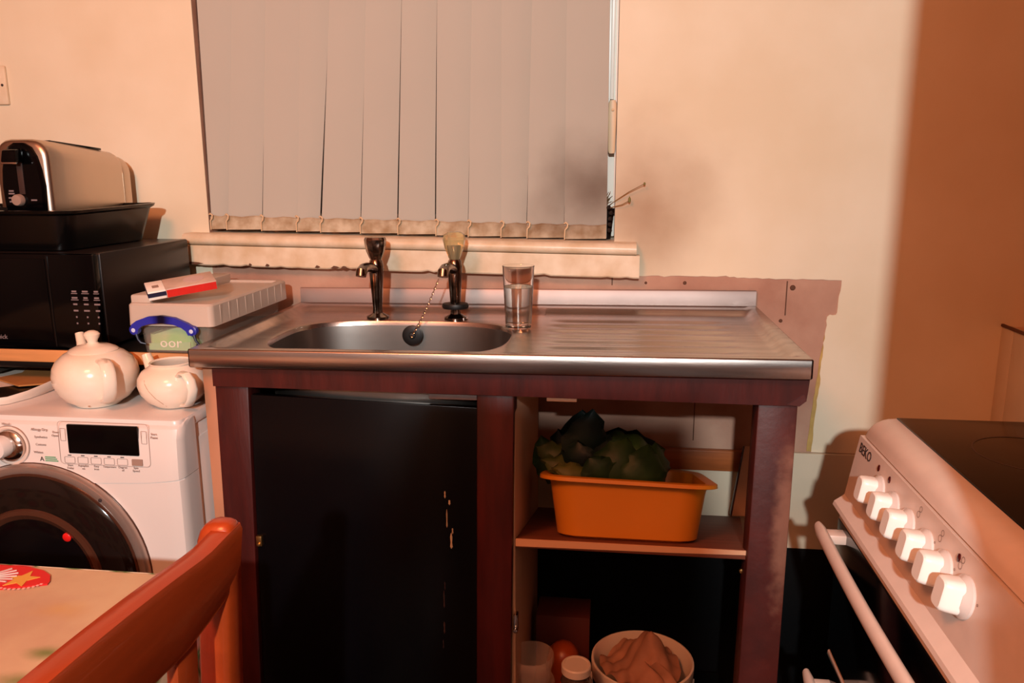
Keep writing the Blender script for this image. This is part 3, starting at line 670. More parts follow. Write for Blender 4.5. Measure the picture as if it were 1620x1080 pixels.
# ------------------------------------------------------------------ worktop and what stands on it
wt = thing('worktop', 'pine edged worktop shelf under the black microwave', 'worktop', (-.6, -.2, .838))
bm = BM(); box(bm, -1.2, -.006, -.387, -.004, .8385, .8620, .002); finish('board', bm, BLKMAT, wt)
bm = BM(); box(bm, -1.2, -.006, -.392, -.3865, .8385, .8618, .0015); finish('front_edge', bm, WORKT, wt)
bm = BM(); box(bm, -1.2, -.006, -.385, -.36, .8250, .8386, .002); finish('support_rail', bm, BLKMAT, wt)
for x, y in ((-.66, -.39), (-1.19, -.39), (-.66, -.05), (-1.19, -.05)):
    bm = BM(); box(bm, x, x+.04, y, y+.04, FZ, .8386, .002); finish('leg', bm, BLKMAT, wt)
mw = thing('microwave', 'black microwave oven with keypad on the worktop', 'microwave', (-.46, -.23, .862))
MX = -.228
bm = BM(); box(bm, -.70, MX, -.375, -.065, .868, 1.042, .004); finish('case', bm, MWSIDE, mw)
bm = BM(); box(bm, -.702, MX-.002, -.393, -.375, .866, 1.041, .004); fp = finish('front_panel', bm, BLKPL, mw)
bm = BM(); box(bm, -.695, -.325, -.3945, -.3925, .880, 1.032, .001); finish('door', bm, BLKPL, mw)
bm = BM(); box(bm, -.3215, -.3195, -.3942, -.3925, .87, 1.037); finish('door_gap', bm, BLKMAT, mw)
for x, y in ((-.68, -.36), (-.25, -.36), (-.68, -.09), (-.25, -.09)):
    bm = BM(); lathe(bm, [(.012, 0), (.012, .0065)], (x, y, .8618), 14); finish('foot', bm, RUBBER, mw)
bm = BM()
for r in range(6):
    for c in range(3):
        x = -.274+.0215*c; z = .9735-.0118*r; w = (.0045, .0055, .004)[(r+c) % 3] if r < 4 else .0014
        box(bm, x-w, x+w, -.3940, -.3925, z-.0016, z+.0014)
        if r < 2: box(bm, x-w*1.3, x+w*1.3, -.3940, -.3925, z-.0046, z-.0032)
o = finish('keypad', bm, MWTXT, mw); o['label'] = 'pale printed keypad marks'
bm = BM(); lathe(bm, [(.0014, 0), (.0014, .001)], (-.339, -.3925, 1.0), 8, axis='y'); finish('indicator', bm, MWTXT, mw)
text('lettering', 'Quick', .012, FRONT((-.432, -.3952, .886)), MWTXT, mw)
tin = thing('roasting_tin', 'black roasting tin on top of the microwave holding the toaster', 'roasting tin', (-.51, -.23, 1.0422))
bm = BM(); x0, x1, y0, y1 = -.735, -.290, -.375, -.085
rings(bm, [[(x, y, z + (.004*max(0, (x-(x1-.08))/.08)*max(0, (y+.2)/.12) if z > 1.09 else 0)) for x, y in rrect(x0-a, x1+a, y0-a, y1+a, .03+max(0, a), 5)] for z, a in ((1.0425, -.018), (1.0445, -.012), (1.108, .006), (1.112, .014), (1.117, .016), (1.118, .010), (1.112, .002), (1.05, -.014))]); finish('tin', bm, TIN, tin)
for xx in (-.54,):
    bm = BM(); tube(bm, [(xx-.05, -.388, 1.115), (xx-.045, -.400, 1.118), (xx+.045, -.400, 1.118), (xx+.05, -.388, 1.115)], .003, 8); finish('handle', bm, TIN, tin)
bm = BM(); strip(bm, [(-.47+.001*i, -.386-.006*math.sin(PI*i/80), 1.120+.004*math.sin(PI*i/80)) for i in range(0, 81, 8)], (0, 0, 1), .006, .002); finish('handle', bm, TIN, tin)
ts = thing('toaster', 'brushed steel toaster with black control panel in the roasting tin', 'toaster', (-.425, -.185, 1.0505))
TX0, TX1, TY0, TY1, TZ0, TZ1 = -.474, -.3635, -.302, -.055, 1.0515, 1.247
bm = BM()
def tprof(xa, xb, zt, r): return [(xb, TZ0+.006), (xb, zt-r)] + [(xb-r+r*math.cos(a), zt-r+r*math.sin(a)) for a in (.3, .6, .9, 1.2, PI/2)] + [(xa+r-r*math.cos(a), zt-r+r*math.sin(a)) for a in (PI/2, 1.2, .9, .6, .3)] + [(xa, zt-r), (xa, TZ0+.006)]
rs = []
for y, ins in ((TY0, .010), (TY0+.003, .004), (TY0+.010, 0), (TY0+.05, 0), (TY1-.018, 0), (TY1-.012, .001)):
    dz = -.022*max(0, (y-TY0-.02)/(TY1-TY0))**1.3
    rs.append([(x, y, z + (dz if z > 1.15 else 0)) for x, z in tprof(TX0+ins, TX1-ins, TZ1-ins*.6, .034)])
rings(bm, rs); finish('shell', bm, TOAST, ts, ang=50)
bm = BM(); rs = []
for y, ins in ((TY1-.012, .0005), (TY1-.004, -.002), (TY1+.012, -.001), (TY1+.017, .006)):
    rs.append([(x, y, z-.026) for x, z in tprof(TX0+ins, TX1-ins, TZ1-.002-ins, .036)])
rings(bm, rs); finish('end_cap', bm, TOAST, ts, ang=50)
for x in (-.441, -.397):
    bm = BM(); hexa(bm, [(x-.010, TY0+.045, TZ1-.012), (x+.010, TY0+.045, TZ1-.012), (x+.010, TY1-.045, TZ1-.012), (x-.010, TY1-.045, TZ1-.012), (x-.010, TY0+.045, TZ1-.001), (x+.010, TY0+.045, TZ1-.001), (x+.010, TY1-.045, TZ1-.016), (x-.010, TY1-.045, TZ1-.016)]); finish('slot', bm, BLKMAT, ts)
bm = BM(); cxp = -.4150; hh = [(1.056, .028), (1.075, .0365), (1.115, .0415), (1.16, .0435), (1.19, .040), (1.215, .0335), (1.232, .024), (1.240, .010)]
out = [(cxp+w, z) for z, w in hh] + [(cxp-w, z) for z, w in hh[::-1]]
c0 = [(x, TY0+.004, z) for x, z in out]; c1 = [(cxp+(x-cxp)*.99, TY0-.005, z) for x, z in out]; c2 = [(cxp+(x-cxp)*.9, TY0-.009, 1.15+(z-1.15)*.95) for x, z in out]
rings(bm, [c0, c1, c2]); finish('control_panel', bm, BLKPL, ts)
bm = BM(); box(bm, cxp-.006, cxp+.006, TY0-.0105, TY0-.008, 1.145, 1.208, .001); finish('lever_slot', bm, mat('slot_brown', (60, 44, 40), .3), ts)
bm = BM(); hexa(bm, [(cxp-.022, TY0-.030, 1.203), (cxp+.012, TY0-.030, 1.203), (cxp+.012, TY0-.008, 1.205), (cxp-.022, TY0-.008, 1.205), (cxp-.018, TY0-.028, 1.226), (cxp+.010, TY0-.028, 1.226), (cxp+.010, TY0-.008, 1.230), (cxp-.018, TY0-.008, 1.230)], .003); lv = finish('lever', bm, BLKPL, ts)
bm = BM(); box(bm, cxp-.021, cxp+.011, TY0-.031, TY0-.026, 1.2005, 1.204, .001); finish('lever_edge', bm, CHROMEC, lv)
bm = BM(); lathe(bm, [(.0115, 0), (.0110, .008), (.0095, .011), (.001, .0115)], (cxp-.008, TY0-.008, 1.1340), 24, axis='y'); finish('dial', bm, GREYPL, ts)
bm = BM()
for x, z, w in ((-.024, 1.138, .006), (-.022, 1.131, .007), (-.023, 1.151, .005), (-.023, 1.146, .006), (.022, 1.134, .006)): box(bm, cxp+x-w, cxp+x+w, TY0-.0098, TY0-.008, z-.0014, z+.0014)
finish('dial_mark', bm, MWTXT, ts)

# storage box with carton
sb = thing('storage_box', 'clear plastic storage box with blue clip handle beside the sink', 'storage box', (-.085, -.24, .862))
bx0, bx1, by0, by1 = -.152, -.012, -.402, -.090
bm = BM(); rings(bm, [[(x, y, z) for x, y in rrect(bx0+a, bx1-a, by0+a, by1-a, .012, 4)] for z, a in ((.8625, .008), (.8645, .005), (.918, .001), (.936, 0), (.936, .002), (.918, .003), (.866, .0075))]); finish('box_body', bm, BOXCL, sb)
bm = BM(); lx0, lx1, ly0, ly1 = -.163, -.001, -.413, -.078
rings(bm, [[(x, y, z + .011*(y-ly0)/.34 if False else z) for x, y in rrect(lx0+a, lx1-a, ly0+a, ly1-a, .010, 4)] for z, a in ((.9165, .001), (.9165, 0), (.953, .001), (.9565, .004), (.9565, .014), (.952, .017), (.952, .05))]); lid = finish('lid', bm, BOXPL, sb)
bm = BM(); box(bm, lx0+.002, lx0+.040, ly0+.012, ly1-.01, .950, .9705, .004); finish('lid_ridge', bm, BOXPL, lid)
bm = BM()
for i in range(9): box(bm, lx1-.0008, lx1+.0001, ly0+.03+.034*i, ly0+.036+.034*i, .919, .952)
finish('lid_rib', bm, BOXPL, lid)
hb = BM()
up = [(-0.1525, 0.9080), (-0.1495, 0.9200), (-0.1395, 0.9270), (-0.1175, 0.9350), (-0.0925, 0.9375), (-0.0675, 0.9340), (-0.0455, 0.9250), (-0.0355, 0.9190), (-0.0315, 0.9070)]
dn = [(-0.1395, 0.9030), (-0.1365, 0.9120), (-0.1295, 0.9180), (-0.1135, 0.9220), (-0.0925, 0.9235), (-0.0715, 0.9220), (-0.0555, 0.9160), (-0.0475, 0.9100), (-0.0435, 0.9020)]
for (a, b), (c, d) in zip(zip(up, up[1:]), zip(dn, dn[1:])):
    hexa(hb, [(c[0], -.424, c[1]), (d[0], -.424, d[1]), (d[0], -.4165, d[1]), (c[0], -.4165, c[1]), (a[0], -.424, a[1]), (b[0], -.424, b[1]), (b[0], -.4165, b[1]), (a[0], -.4165, a[1])])
bmesh.ops.remove_doubles(hb, verts=hb.verts[:], dist=.0001); han = finish('handle', hb, BLUE, sb, ang=30)
for x in (-.1465, -.0375):
    bm = BM(); lathe(bm, [(.009, 0), (.009, .008), (.0075, .009), (.001, .009)], (x, -.4135, .910), 20, axis='y'); finish('pivot_boss', bm, BLUE, sb)
    bm = BM(); lathe(bm, [(.004, 0), (.0038, .0105), (.001, .011)], (x, -.4135, .910), 16, axis='y'); finish('pivot_pin', bm, mat('pale_blue', (186, 196, 220), .4), sb)
    bm = BM(); tube(bm, [(x+.003, -.420, .903), (x+.006, -.421, .893), (x+.010, -.420, .887), (x+.005 if x > -.1 else x+.018, -.418, .8845)], [.0030, .0022, .0022, .0014], 8); finish('clip_tongue', bm, mat('dark_blue', (16, 16, 44), .4), sb)
t = thing('flour_packet', 'green and cream packet inside the clear storage box', 'packet', (-.10, -.36, .867))
bm = BM(); rings(bm, [[(x, y, z + (.012*(x+.10)/.04 if z > .9 else 0)) for x, y in rrect(-.138+a, -.055-a, -.392+a, -.330-a, .008, 3)] for z, a in ((.8670, .004), (.870, 0), (.897, 0), (.905, .002), (.907, .012))]); finish('bag', bm, GREENBAG, t)
bm = BM(); prism(bm, [(-.138, .868), (-.058, .868), (-.058, .884), (-.138, .880)], -.3935, -.3922, 'xz'); finish('pale_band', bm, mat('pale_green_print', (150, 190, 140), .6), t)
text('lettering', 'oor', .026, FRONT((-.095, -.3940, .8815)), mat('white_print', (236, 230, 214), .6), t, font_scale=(1.1, 1))
ct = thing('carton', 'white and red carton with navy stripe on the storage box lid', 'carton', (-.080, -.335, .9602))
Mc = Matrix(((.8134, -.5817, -.0019, -.1152), (.5687, .7959, -.2075, -.4155), (.1222, .1677, .9782, .9612), (0, 0, 0, 1)))     # propped up on the lid's ridge
def cpart(name, bm, m): 
    bmesh.ops.transform(bm, matrix=Mc, verts=bm.verts[:]); return finish(name, bm, m, ct)
Lc, Wc, Hc = .117, .062, .0165
bm = BM(); box(bm, .030, Lc, 0.0, Wc, 0, Hc, .001); cpart('sleeve', bm, GCARD)
bm = BM(); box(bm, -.0, .030, 0.0005, Wc-.0005, .0003, Hc-.0003, .001); cpart('end_flap', bm, WCARD)
bm = BM(); box(bm, .031, Lc-.001, -.0008, .0005, .001, Hc-.002); cpart('red_side', bm, RCARD)
bm = BM(); box(bm, -.0008, .030, -.0006, .0004, .006, .0135); box(bm, -.0008, .0004, -.0006, Wc-.001, .006, .0135); cpart('navy_stripe', bm, NAVY)
bm = BM(); box(bm, .010, .021, .02, .034, Hc-.0006, Hc+.0004); cpart('grey_mark', bm, GREYPL)
bm = BM(); lathe(bm, [(.018, Hc-.0002), (.018, Hc+.0004), (.001, Hc+.0004)], (.082, .033, 0), 24); cpart('round_print', bm, mat('lilac_print', (196, 166, 160), .5), )

# ------------------------------------------------------------------ washing machine
wm = thing('washing_machine', 'white front loading washing machine with smoked round door', 'washing machine', (-.3, -.3, FZ))
WX = -.002
bm = BM(); box(bm, -.60, WX-.003, -.505, -.03, FZ+.015, .770, .006); finish('case', bm, ENAMEL, wm)
bm = BM(); rings(bm, [[(x, y, z) for x, y in rrect(-.602+a, WX-a, -.548+a, -.028, .014, 3)] for z, a in ((.766, .001), (.768, 0), (.779, 0), (.7845, .002), (.7855, .006))]); finish('top', bm, ENAMEL, wm)
# control fascia, rounded at top and right edge
bm = BM()
def fas(x, dx=0): return [(x, -.505, .775), (x, -.530, .7835), (x, -.545, .780), (x, -.554, .772), (x, -.559, .755), (x, -.562, .70), (x, -.562, .676+dx), (x, -.505, .676+dx)]
rs = []
for x, ins in ((-.602, 0), (-.16, 0), (-.06, 0), (-.03, 0), (-.014, .001), (-.006, .004), (-.001, .011), (.0005, .022)):
    q = fas(x, .012*max(0, (x+.10)/.10)); rs.append([(p[0], min(-.5045, p[1]+ins), p[2]) for p in q])
rings(bm, rs); finish('control_fascia', bm, ENAMEL, wm, ang=30)
bm = BM(); rs = []
for x, ins in ((-.602, 0), (-.03, 0), (-.014, .001), (-.006, .004), (-.001, .011), (.0005, .022)):
    zt = .6752+.012*max(0, (x+.10)/.10)
    rs.append([(x, -.5045, FZ+.03), (x, -.5605+ins, FZ+.03), (x, -.5605+ins, zt-.002), (x, -.5585+ins, zt), (x, -.5045, zt)])
rings(bm, rs); finish('front_panel', bm, ENAMEL, wm, ang=30)
for x, y in ((-.57, -.5), (-.03, -.5), (-.57, -.07), (-.03, -.07)):
    bm = BM(); lathe(bm, [(.02, 0), (.02, .02)], (x, y, FZ), 14); finish('foot', bm, RUBBER, wm)
bm = BM(); box(bm, WX-.0035, WX-.0015, -.49, -.06, .03, .74, .001); finish('side_pressing', bm, ENAMEL, wm)
# door
dcx, dcz, dR = -.262, .5133, .1925
def ringpts(R, y, n=72, flat=None):
    out = []
    for i in range(n):
        a = 2*PI*i/n; x, z = R*math.cos(a), R*math.sin(a)
        if flat and z > flat*.86: z = min(z, flat*.86 + (z-flat*.86)*.62)
        out.append((dcx+x, y, dcz+z))
    return out
bm = BM(); rings(bm, [ringpts(.1935, -.5600), ringpts(.1935, -.5680), ringpts(.1900, -.5730), ringpts(.1830, -.5745), ringpts(.1775, -.5725), ringpts(.1755, -.567)], cap0=True, cap1=False); dr = finish('door', bm, mat('silver_door_ring', (186, 164, 152), .3, .75), wm)
bm = BM(); rings(bm, [ringpts(.1950, -.5604), ringpts(.1948, -.5625), ringpts(.1930, -.5625), ringpts(.1925, -.5604)], cap0=False, cap1=False); finish('door_seal', bm, SMOKEBR, dr)
bm = BM(); rings(bm, [ringpts(.1795, -.5735), ringpts(.1790, -.5752), ringpts(.1752, -.5750), ringpts(.1745, -.573)], cap0=False, cap1=False); finish('inner_seal', bm, SMOKEBR, dr)
bm = BM(); rings(bm, [ringpts(.1758, -.566), ringpts(.1752, -.5755), ringpts(.168, -.5805), ringpts(.150, -.584), ringpts(.128, -.5865), ringpts(.118, -.5870)], cap0=True, cap1=True); finish('door_glass', bm, SMOKE, dr)
bm = BM(); rings(bm, [ringpts(.122, -.5868), ringpts(.120, -.591), ringpts(.113, -.5925), ringpts(.106, -.589), ringpts(.090, -.580)], cap0=False, cap1=False); finish('bowl_trim', bm, SMOKEBR, dr)
bm = BM(); rings(bm, [ringpts(.108, -.5872), ringpts(.104, -.588), ringpts(.08, -.5885), ringpts(.01, -.590)], cap0=False, cap1=True); finish('inner_bowl', bm, SMOKE2, dr)
bm = BM(); lathe(bm, [(.0078, 0), (.0078, .003), (.006, .0045), (.001, .005)], (-.1975, -.5855, .5885), 20, axis='y'); tag(finish('red_button', bm, REDPL, dr), 'red round button')
bm = BM(); tube(bm, [(-.189, -.5862, .605), (-.181, -.586, .586), (-.172, -.5855, .567)], .0014, 6); finish('handle_line', bm, CHROMEC, dr)
bm = BM(); tube(bm, [(-.206, -.5865, .600), (-.212, -.5868, .594), (-.218, -.587, .588)], .0014, 6); finish('handle_line', bm, CHROMEC, dr)
bm = BM(); lathe(bm, [(.004, 0), (.003, .002), (.001, .0025)], (-.140, -.573, .651), 10, axis='y'); finish('door_screw', bm, LINED, dr)
# dial
bm = BM(); lathe(bm, [(.0335, 0), (.0335, .002), (.031, .003), (.029, .002), (.028, .001)], (-.300, -.5605, .7365), 40, axis='y', cap1=False); finish('dial_ring', bm, ENAMELC, wm)
bm = BM(); lathe(bm, [(.0275, 0), (.0265, .006), (.0215, .010), (.018, .011)], (-.300, -.5605, .7365), 40, axis='y'); dl = finish('dial', bm, CHROMEC, wm)
bm = BM(); lathe(bm, [(.0185, 0), (.0180, .018), (.0165, .021), (.001, .022)], (-.306, -.5690, .7385), 32, axis='y'); finish('dial_cap', bm, ENAMEL, dl)
bm = BM(); lathe(bm, [(.0350, 0), (.0350, .0006), (.0343, .0006), (.0343, 0)], (-.300, -.5612, .7365), 48, axis='y', cap0=False, cap1=False); finish('dial_outline', bm, LINE, wm)
YF = -.5625
def yf(z): return -.5590 - .003*min(1, max(0, (.755-z)/.055)) - .0006
def panel(bm, x0, x1, z0, z1, r, d=.0010, y=None):
    rings(bm, [[(x, yf(z)+dd, z) for x, z in rrect(x0, x1, z0, z1, r, 3)] for dd in (.002, -d)])
def outline(bm, x0, x1, z0, z1, r, w=.0007):
    a = rrect(x0, x1, z0, z1, r, 4); b = rrect(x0+w, x1-w, z0+w, z1-w, max(.0004, r-w), 4)
    A = [bm.verts.new((x, yf(z)-.0002, z)) for x, z in a]; B = [bm.verts.new((x, yf(z)-.0002, z)) for x, z in b]; n = len(a)
    for i in range(n): bm.faces.new((A[i], A[(i+1)%n], B[(i+1)%n], B[i]))
bm = BM(); panel(bm, -.1945, -.0695, .7275, .7775, .002); finish('display', bm, BLKPL, wm)
bm = BM(); outline(bm, -.2115, -.0505, .7085, .7825, .007); finish('display_outline', bm, LINE, wm)
for i in range(5):
    bm = BM(); outline(bm, -.204+.0235*i, -.185+.0235*i, .7100, .7215, .002); finish('button', bm, LINE, wm)
bm = BM(); panel(bm, -.0835, -.0645, .7105, .7215, .001); tag(finish('button', bm, GREYPL, wm), 'grey button')
for x in (-.2085, -.0645):
    bm = BM(); outline(bm, x, x+.010, .748, .770, .0015); finish('button', bm, LINE, wm)
def lab(s, x, z, sz=.0058, m=LINE, al='CENTER'): return text('lettering', s, sz, FRONT((x, yf(z)-.0003, z)), m, wm, .0002, al)
bm = BM()
for i in range(5):
    x = -.1945+.0235*i; box(bm, x-.003, x+.003, yf(.7238)-.0004, yf(.7238)+.001, .7231, .7243)
finish('indicator_mark', bm, LINED, wm)
for i, (a, b) in enumerate((('Start', 'Delay'), ('Aquaplus', 'on'), ('Easy', 'iron'), ('Temperature', ''), ('Degree', 'of'), ('Spin', 'Speed'))):
    x = -.1945+.0235*i
    lab(a, x, .7065, .0052 if len(a) < 9 else .0044)
    if b: lab(b, x, .7015, .0052)
lab('Start', -.0415, .7655, .0055); lab('Pause', -.0415, .7595, .0055); lab('Door', -.216, .7625, .0052); lab('Open', -.218, .7565, .0052)
lab('Allergy Dry', -.2605, .7660, .0064, LINE, 'LEFT'); lab('Synthetics', -.2555, .7530, .0058, LINE, 'LEFT'); lab('Cottons', -.2545, .7400, .0058, LINE, 'LEFT'); lab('Whites', -.2590, .7265, .0058, LINE, 'LEFT'); lab('Mixed', -.305, .7735, .0058)
lab('Washing', -.325, .7140, .0060, LINE, 'LEFT'); lab('A', -.245, .7150, .0110, LINED)
bm = BM()
for k in range(3): box(bm, -.239, -.220+.002*k, yf(.705)-.0004, yf(.705)+.001, .7185-.0033*k, .7197-.0033*k)
finish('energy_mark', bm, GREENP, wm)
lab('WASHER DRYER', -.128, .7297, .0045, MWTXT)

# white tray pushed under the worktop, with scraps in it
tr = thing('white_tray', 'white plastic tray on the washing machine under the worktop', 'tray', (-.42, -.42, .7857))
rim = [(-.600, -.535, .806), (-.52, -.540, .804), (-.43, -.533, .801), (-.375, -.515, .799), (-.350, -.495, .799), (-.338, -.460, .801), (-.333, -.425, .804), (-.331, -.385, .807), (-.330, -.30, .809), (-.335, -.20, .810), (-.60, -.20, .810)]
rs = []
for dz, sc in ((-.02, .96), (-.018, .975), (-.006, .995), (0, 1.0), (.0015, .992), (-.006, .975), (-.012, .965)):
    rs.append([(-.46+(x+.46)*sc, -.36+(y+.36)*sc, max(.7865, z+dz)) for x, y, z in rim])
rings(bm := BM(), rs); finish('rim', bm, WHITEP, tr, ang=60)
bm = BM(); c = [(-.46+(x+.46)*.955, -.36+(y+.36)*.955) for x, y, z in rim]; prism(bm, c, .7925, .7935, 'xy'); finish('liner', bm, BLKMAT, tr)
cb = thing('cardboard_piece', 'piece of brown cardboard lying in the white tray', 'cardboard', (-.41, -.34, .794))
bm = BM(); prism(bm, [(-.475, -.372), (-.455, -.325), (-.475, -.282), (-.425, -.280), (-.350, -.300), (-.352, -.395), (-.392, -.415)], .7962, .7990, 'xy'); finish('sheet', bm, CARD, cb)
t = thing('dark_cloth', 'dark crumpled cloth in the white tray under the worktop', 'cloth', (-.535, -.31, .8))
bm = BM(); bmesh.ops.create_icosphere(bm, subdivisions=3, radius=1)
for v in bm.verts:
    n = v.co.normalized(); k = 1+.12*math.sin(n.x*6+n.y*5)+.08*math.sin(n.y*11+n.z*7)
    v.co = Vector((-.535+n.x*.06*k, -.31+n.y*.06*k, .806+max(-.35, n.z)*.014*k+.002))
finish('cloth', bm, DKGREEN, t)

# teapots
def china_body(bm, c, R, H, n=40, top=.86):
    pr = []
    for i in range(15):
        a = -.46*PI + (.46+.36)*PI*i/14
        pr.append((R*math.cos(a)**.88, H*.5+H*.5*math.sin(a)/math.sin(.46*PI)))
    return pr
tx, ty, tz0 = -.199, -.464, .7860
tp = thing('teapot', 'round white china teapot with lid on the washing machine', 'teapot', (tx, ty, .7857))
pr = [(.032, 0), (.037, .001), (.039, .004), (.052, .012), (.063, .026), (.0690, .043), (.0700, .055), (.0675, .069), (.0605, .081), (.049, .091), (.038, .0965), (.035, .0970)]
bm = BM(); lathe(bm, pr, (tx, ty, tz0), 48, cap1=True); finish('body', bm, CHINA, tp)
bm = BM(); lathe(bm, [(.040, .094), (.0405, .0965), (.037, .0995), (.026, .1045), (.011, .107), (.008, .110), (.009, .114), (.012, .119), (.0135, .124), (.0105, .128), (.005, .1305), (.0005, .131)], (tx, ty, tz0), 40, cap0=True); finish('lid', bm, CHINA, tp)
D = Vector((.72, -.69, 0)); SD = Vector((.69, .72, 0))
bm = BM(); hd = [(.058, .087), (.072, .0885), (.089, .085), (.0985, .073), (.0995, .056), (.094, .039), (.082, .024), (.060, .017)]
hd = [Vector((tx, ty, tz0+c)) + D*a for a, c in hd]; rs = []
for i, p in enumerate(hd):
    tt = (hd[min(len(hd)-1, i+1)]-hd[max(0, i-1)]).normalized(); q = tt.cross(SD)
    rs.append([tuple(p + SD*.0110*math.cos(k*PI/6) + q*.0045*math.sin(k*PI/6)) for k in range(12)])
rings(bm, rs); finish('handle', bm, CHINA, tp)
bm = BM(); c0 = Vector((tx, ty, tz0)); tube(bm, [c0-D*.050+Vector((0, 0, .045)), c0-D*.078+Vector((0, 0, .068)), c0-D*.094+Vector((0, 0, .094)), c0-D*.102+Vector((0, 0, .110))], [.018, .013, .0085, .008], 16); finish('spout', bm, CHINA, tp)
bm = BM(); p = c0+Vector((.25, -.97, 0)).normalized()*.045; lathe(bm, [(.0025, 0), (.0012, .0005)], (p.x, p.y, tz0+.0075), 8, axis='y'); tag(finish('chip', bm, CRACK, tp), 'brown chip at the foot')
jg = thing('milk_jug', 'small white china pot without lid, handle to the right', 'jug', (-.052, -.47, .7857))
jx_, jy_ = -.058, -.460
bm = BM(); lathe(bm, [(.026, 0), (.030, .001), (.032, .003), (.045, .012), (.055, .026), (.0585, .040), (.057, .052), (.050, .063), (.040, .070), (.0355, .074), (.037, .0775), (.0355, .0785), (.033, .076), (.036, .069), (.047, .060), (.053, .048), (.054, .038), (.040, .012), (.002, .008)], (jx_, jy_, .7862), 44); finish('body', bm, CHINA, jg)
bm = BM(); tube(bm, [(jx_-.038, jy_+.012, .7862+.048), (jx_-.050, jy_+.018, .7862+.062), (jx_-.058, jy_+.022, .7862+.079), (jx_-.060, jy_+.023, .7862+.084)], [.013, .0105, .0085, .008], 14); finish('spout', bm, CHINA, jg)
hd = [(.034, -.036, .062), (.044, -.046, .070), (.056, -.054, .070), (.065, -.058, .060), (.068, -.058, .044), (.063, -.055, .028), (.052, -.047, .015), (.036, -.034, .010)]
bm = BM(); rs = []
for i, (a, b, c) in enumerate(hd):
    A = Vector(hd[max(0, i-1)]); B = Vector(hd[min(len(hd)-1, i+1)]); tt = (B-A).normalized(); s_ = Vector((-.65, -.75, 0)).cross(Vector((0, 0, 1))); s_ = Vector((.75, -.65, 0)) if False else Vector((-.6, .8, 0)).cross(Vector((0, 0, 1))); s_ = Vector((.62, .78, 0)); s_ = (s_-tt*s_.dot(tt)).normalized(); q = tt.cross(s_); p = Vector((jx_+a, jy_+b, .7862+c))
    rs.append([tuple(p + s_*.0085*math.cos(k*PI/6) + q*.0035*math.sin(k*PI/6)) for k in range(12)])
rings(bm, rs); finish('handle', bm, CHINA, jg)
bm = BM(); pts = []
for i in range(9):
    u = i/8; a = -2.0+.62*u; z = .056-.047*u
    import bisect
    PRJ = [(0, .030), (.003, .032), (.012, .045), (.026, .055), (.040, .0585), (.052, .057), (.063, .050)]
    for (z0_, r0), (z1_, r1) in zip(PRJ, PRJ[1:]):
        if z0_ <= z <= z1_: rr = r0+(r1-r0)*(z-z0_)/(z1_-z0_)
    pts.append((jx_+rr*math.cos(a), jy_+rr*math.sin(a), .7862+z))
tube(bm, pts, .0005, 5); finish('crack', bm, CRACK, jg)

# ------------------------------------------------------------------ cooker
ck = thing('cooker', 'white electric cooker with ceramic hob and six knobs', 'cooker', (1.36, -.75, FZ))
CY0, CY1 = -1.055, -.452
def extr(bm, poly, y0, y1, r=.0):
    prism(bm, poly, y0, y1, 'xz')
bm = BM(); box(bm, 1.105, 1.66, CY0, CY1, FZ+.03, .772, .003); finish('body', bm, ENAMELC, ck)
bm = BM(); arc = [(1.66, .775), (1.66, .806), (1.140, .806)] + [(1.140-.040*math.sin(a), .776+.030*math.cos(a)) for a in (.25, .5, .75, 1.0, 1.25, 1.45)] + [(1.0985, .7755)]
rs = []
for y, s_ in ((CY0, .006), (CY0+.003, .002), (CY0+.01, 0), (CY1-.018, 0), (CY1-.008, .002), (CY1-.002, .007), (CY1, .012)):
    rs.append([(x+(s_*1.4 if x < 1.15 else 0), y, z-(s_ if z > .78 else 0)) for x, z in arc])
rings(bm, rs); finish('hob_surround', bm, ENAMELC, ck, ang=45)
bm = BM(); box(bm, 1.142, 1.64, CY0+.02, -.468, .8050, .8078, .0012); hg = finish('hob_glass', bm, mat('black_ceramic_glass', (10, 6, 6), .15, spec=.25), ck)
for cx_, cy_, r in ((1.27, -.62, .075), (1.27, -.90, .09), (1.50, -.62, .09), (1.50, -.90, .075)):
    bm = BM(); lathe(bm, [(r, .8079), (r, .8081), (r-.002, .8081), (r-.002, .8079)], (cx_, cy_, 0), 48, cap0=False, cap1=False); finish('hob_ring', bm, mat('hob_print', (60, 44, 40), .3), hg)
# control panel: leans out towards its foot
px0, pz0, px1, pz1 = 1.0955, .7725, 1.0790, .672
bm = BM(); prism(bm, [(px0, pz0), (px1, pz1), (1.0745, .668), (1.064, .660), (1.062, .654), (1.066, .648), (1.09, .644), (1.12, .66), (1.12, pz0)], CY0+.004, CY1-.001, 'xz'); finish('control_panel', bm, ENAMELC, ck, ang=25)
pd = Vector((px1-px0, 0, pz1-pz0)).normalized()            # down the panel
pn = Vector((pd.z, 0, -pd.x)); pn = pn if pn.x < 0 else -pn     # outward normal
def pp(y, s): return Vector((px0, y, pz0)) + pd*s
ky = [-.577, -.637, -.694, -.756, -.812, -.872]
for y in ky:
    c = pp(y, .046); bm = BM()
    ex_, ey_ = Vector((0, -1, 0)), -pd
    def disc(r, d, k=28): return [tuple(c + pn*d + ex_*r*math.cos(2*PI*i/k) + ey_*r*math.sin(2*PI*i/k)) for i in range(k)]
    rings(bm, [disc(.0245, -.001), disc(.0245, .003), disc(.0225, .0045), disc(.0190, .008), disc(.0165, .010)]); kb = finish('knob', bm, ENAMEL, ck)
    bm = BM()
    def grip(w, h, d): 
        return [tuple(c + pn*d + ex_*x + ey_*z) for x, z in rrect(-w, w, -h, h, min(w, h)*.6, 4)]
    rings(bm, [grip(.0150, .0195, .008), grip(.0138, .0190, .020), grip(.0125, .0180, .027), grip(.0105, .0160, .029)]); finish('grip', bm, mat('white_knob', (246, 240, 232), .3), kb)
bm = BM()
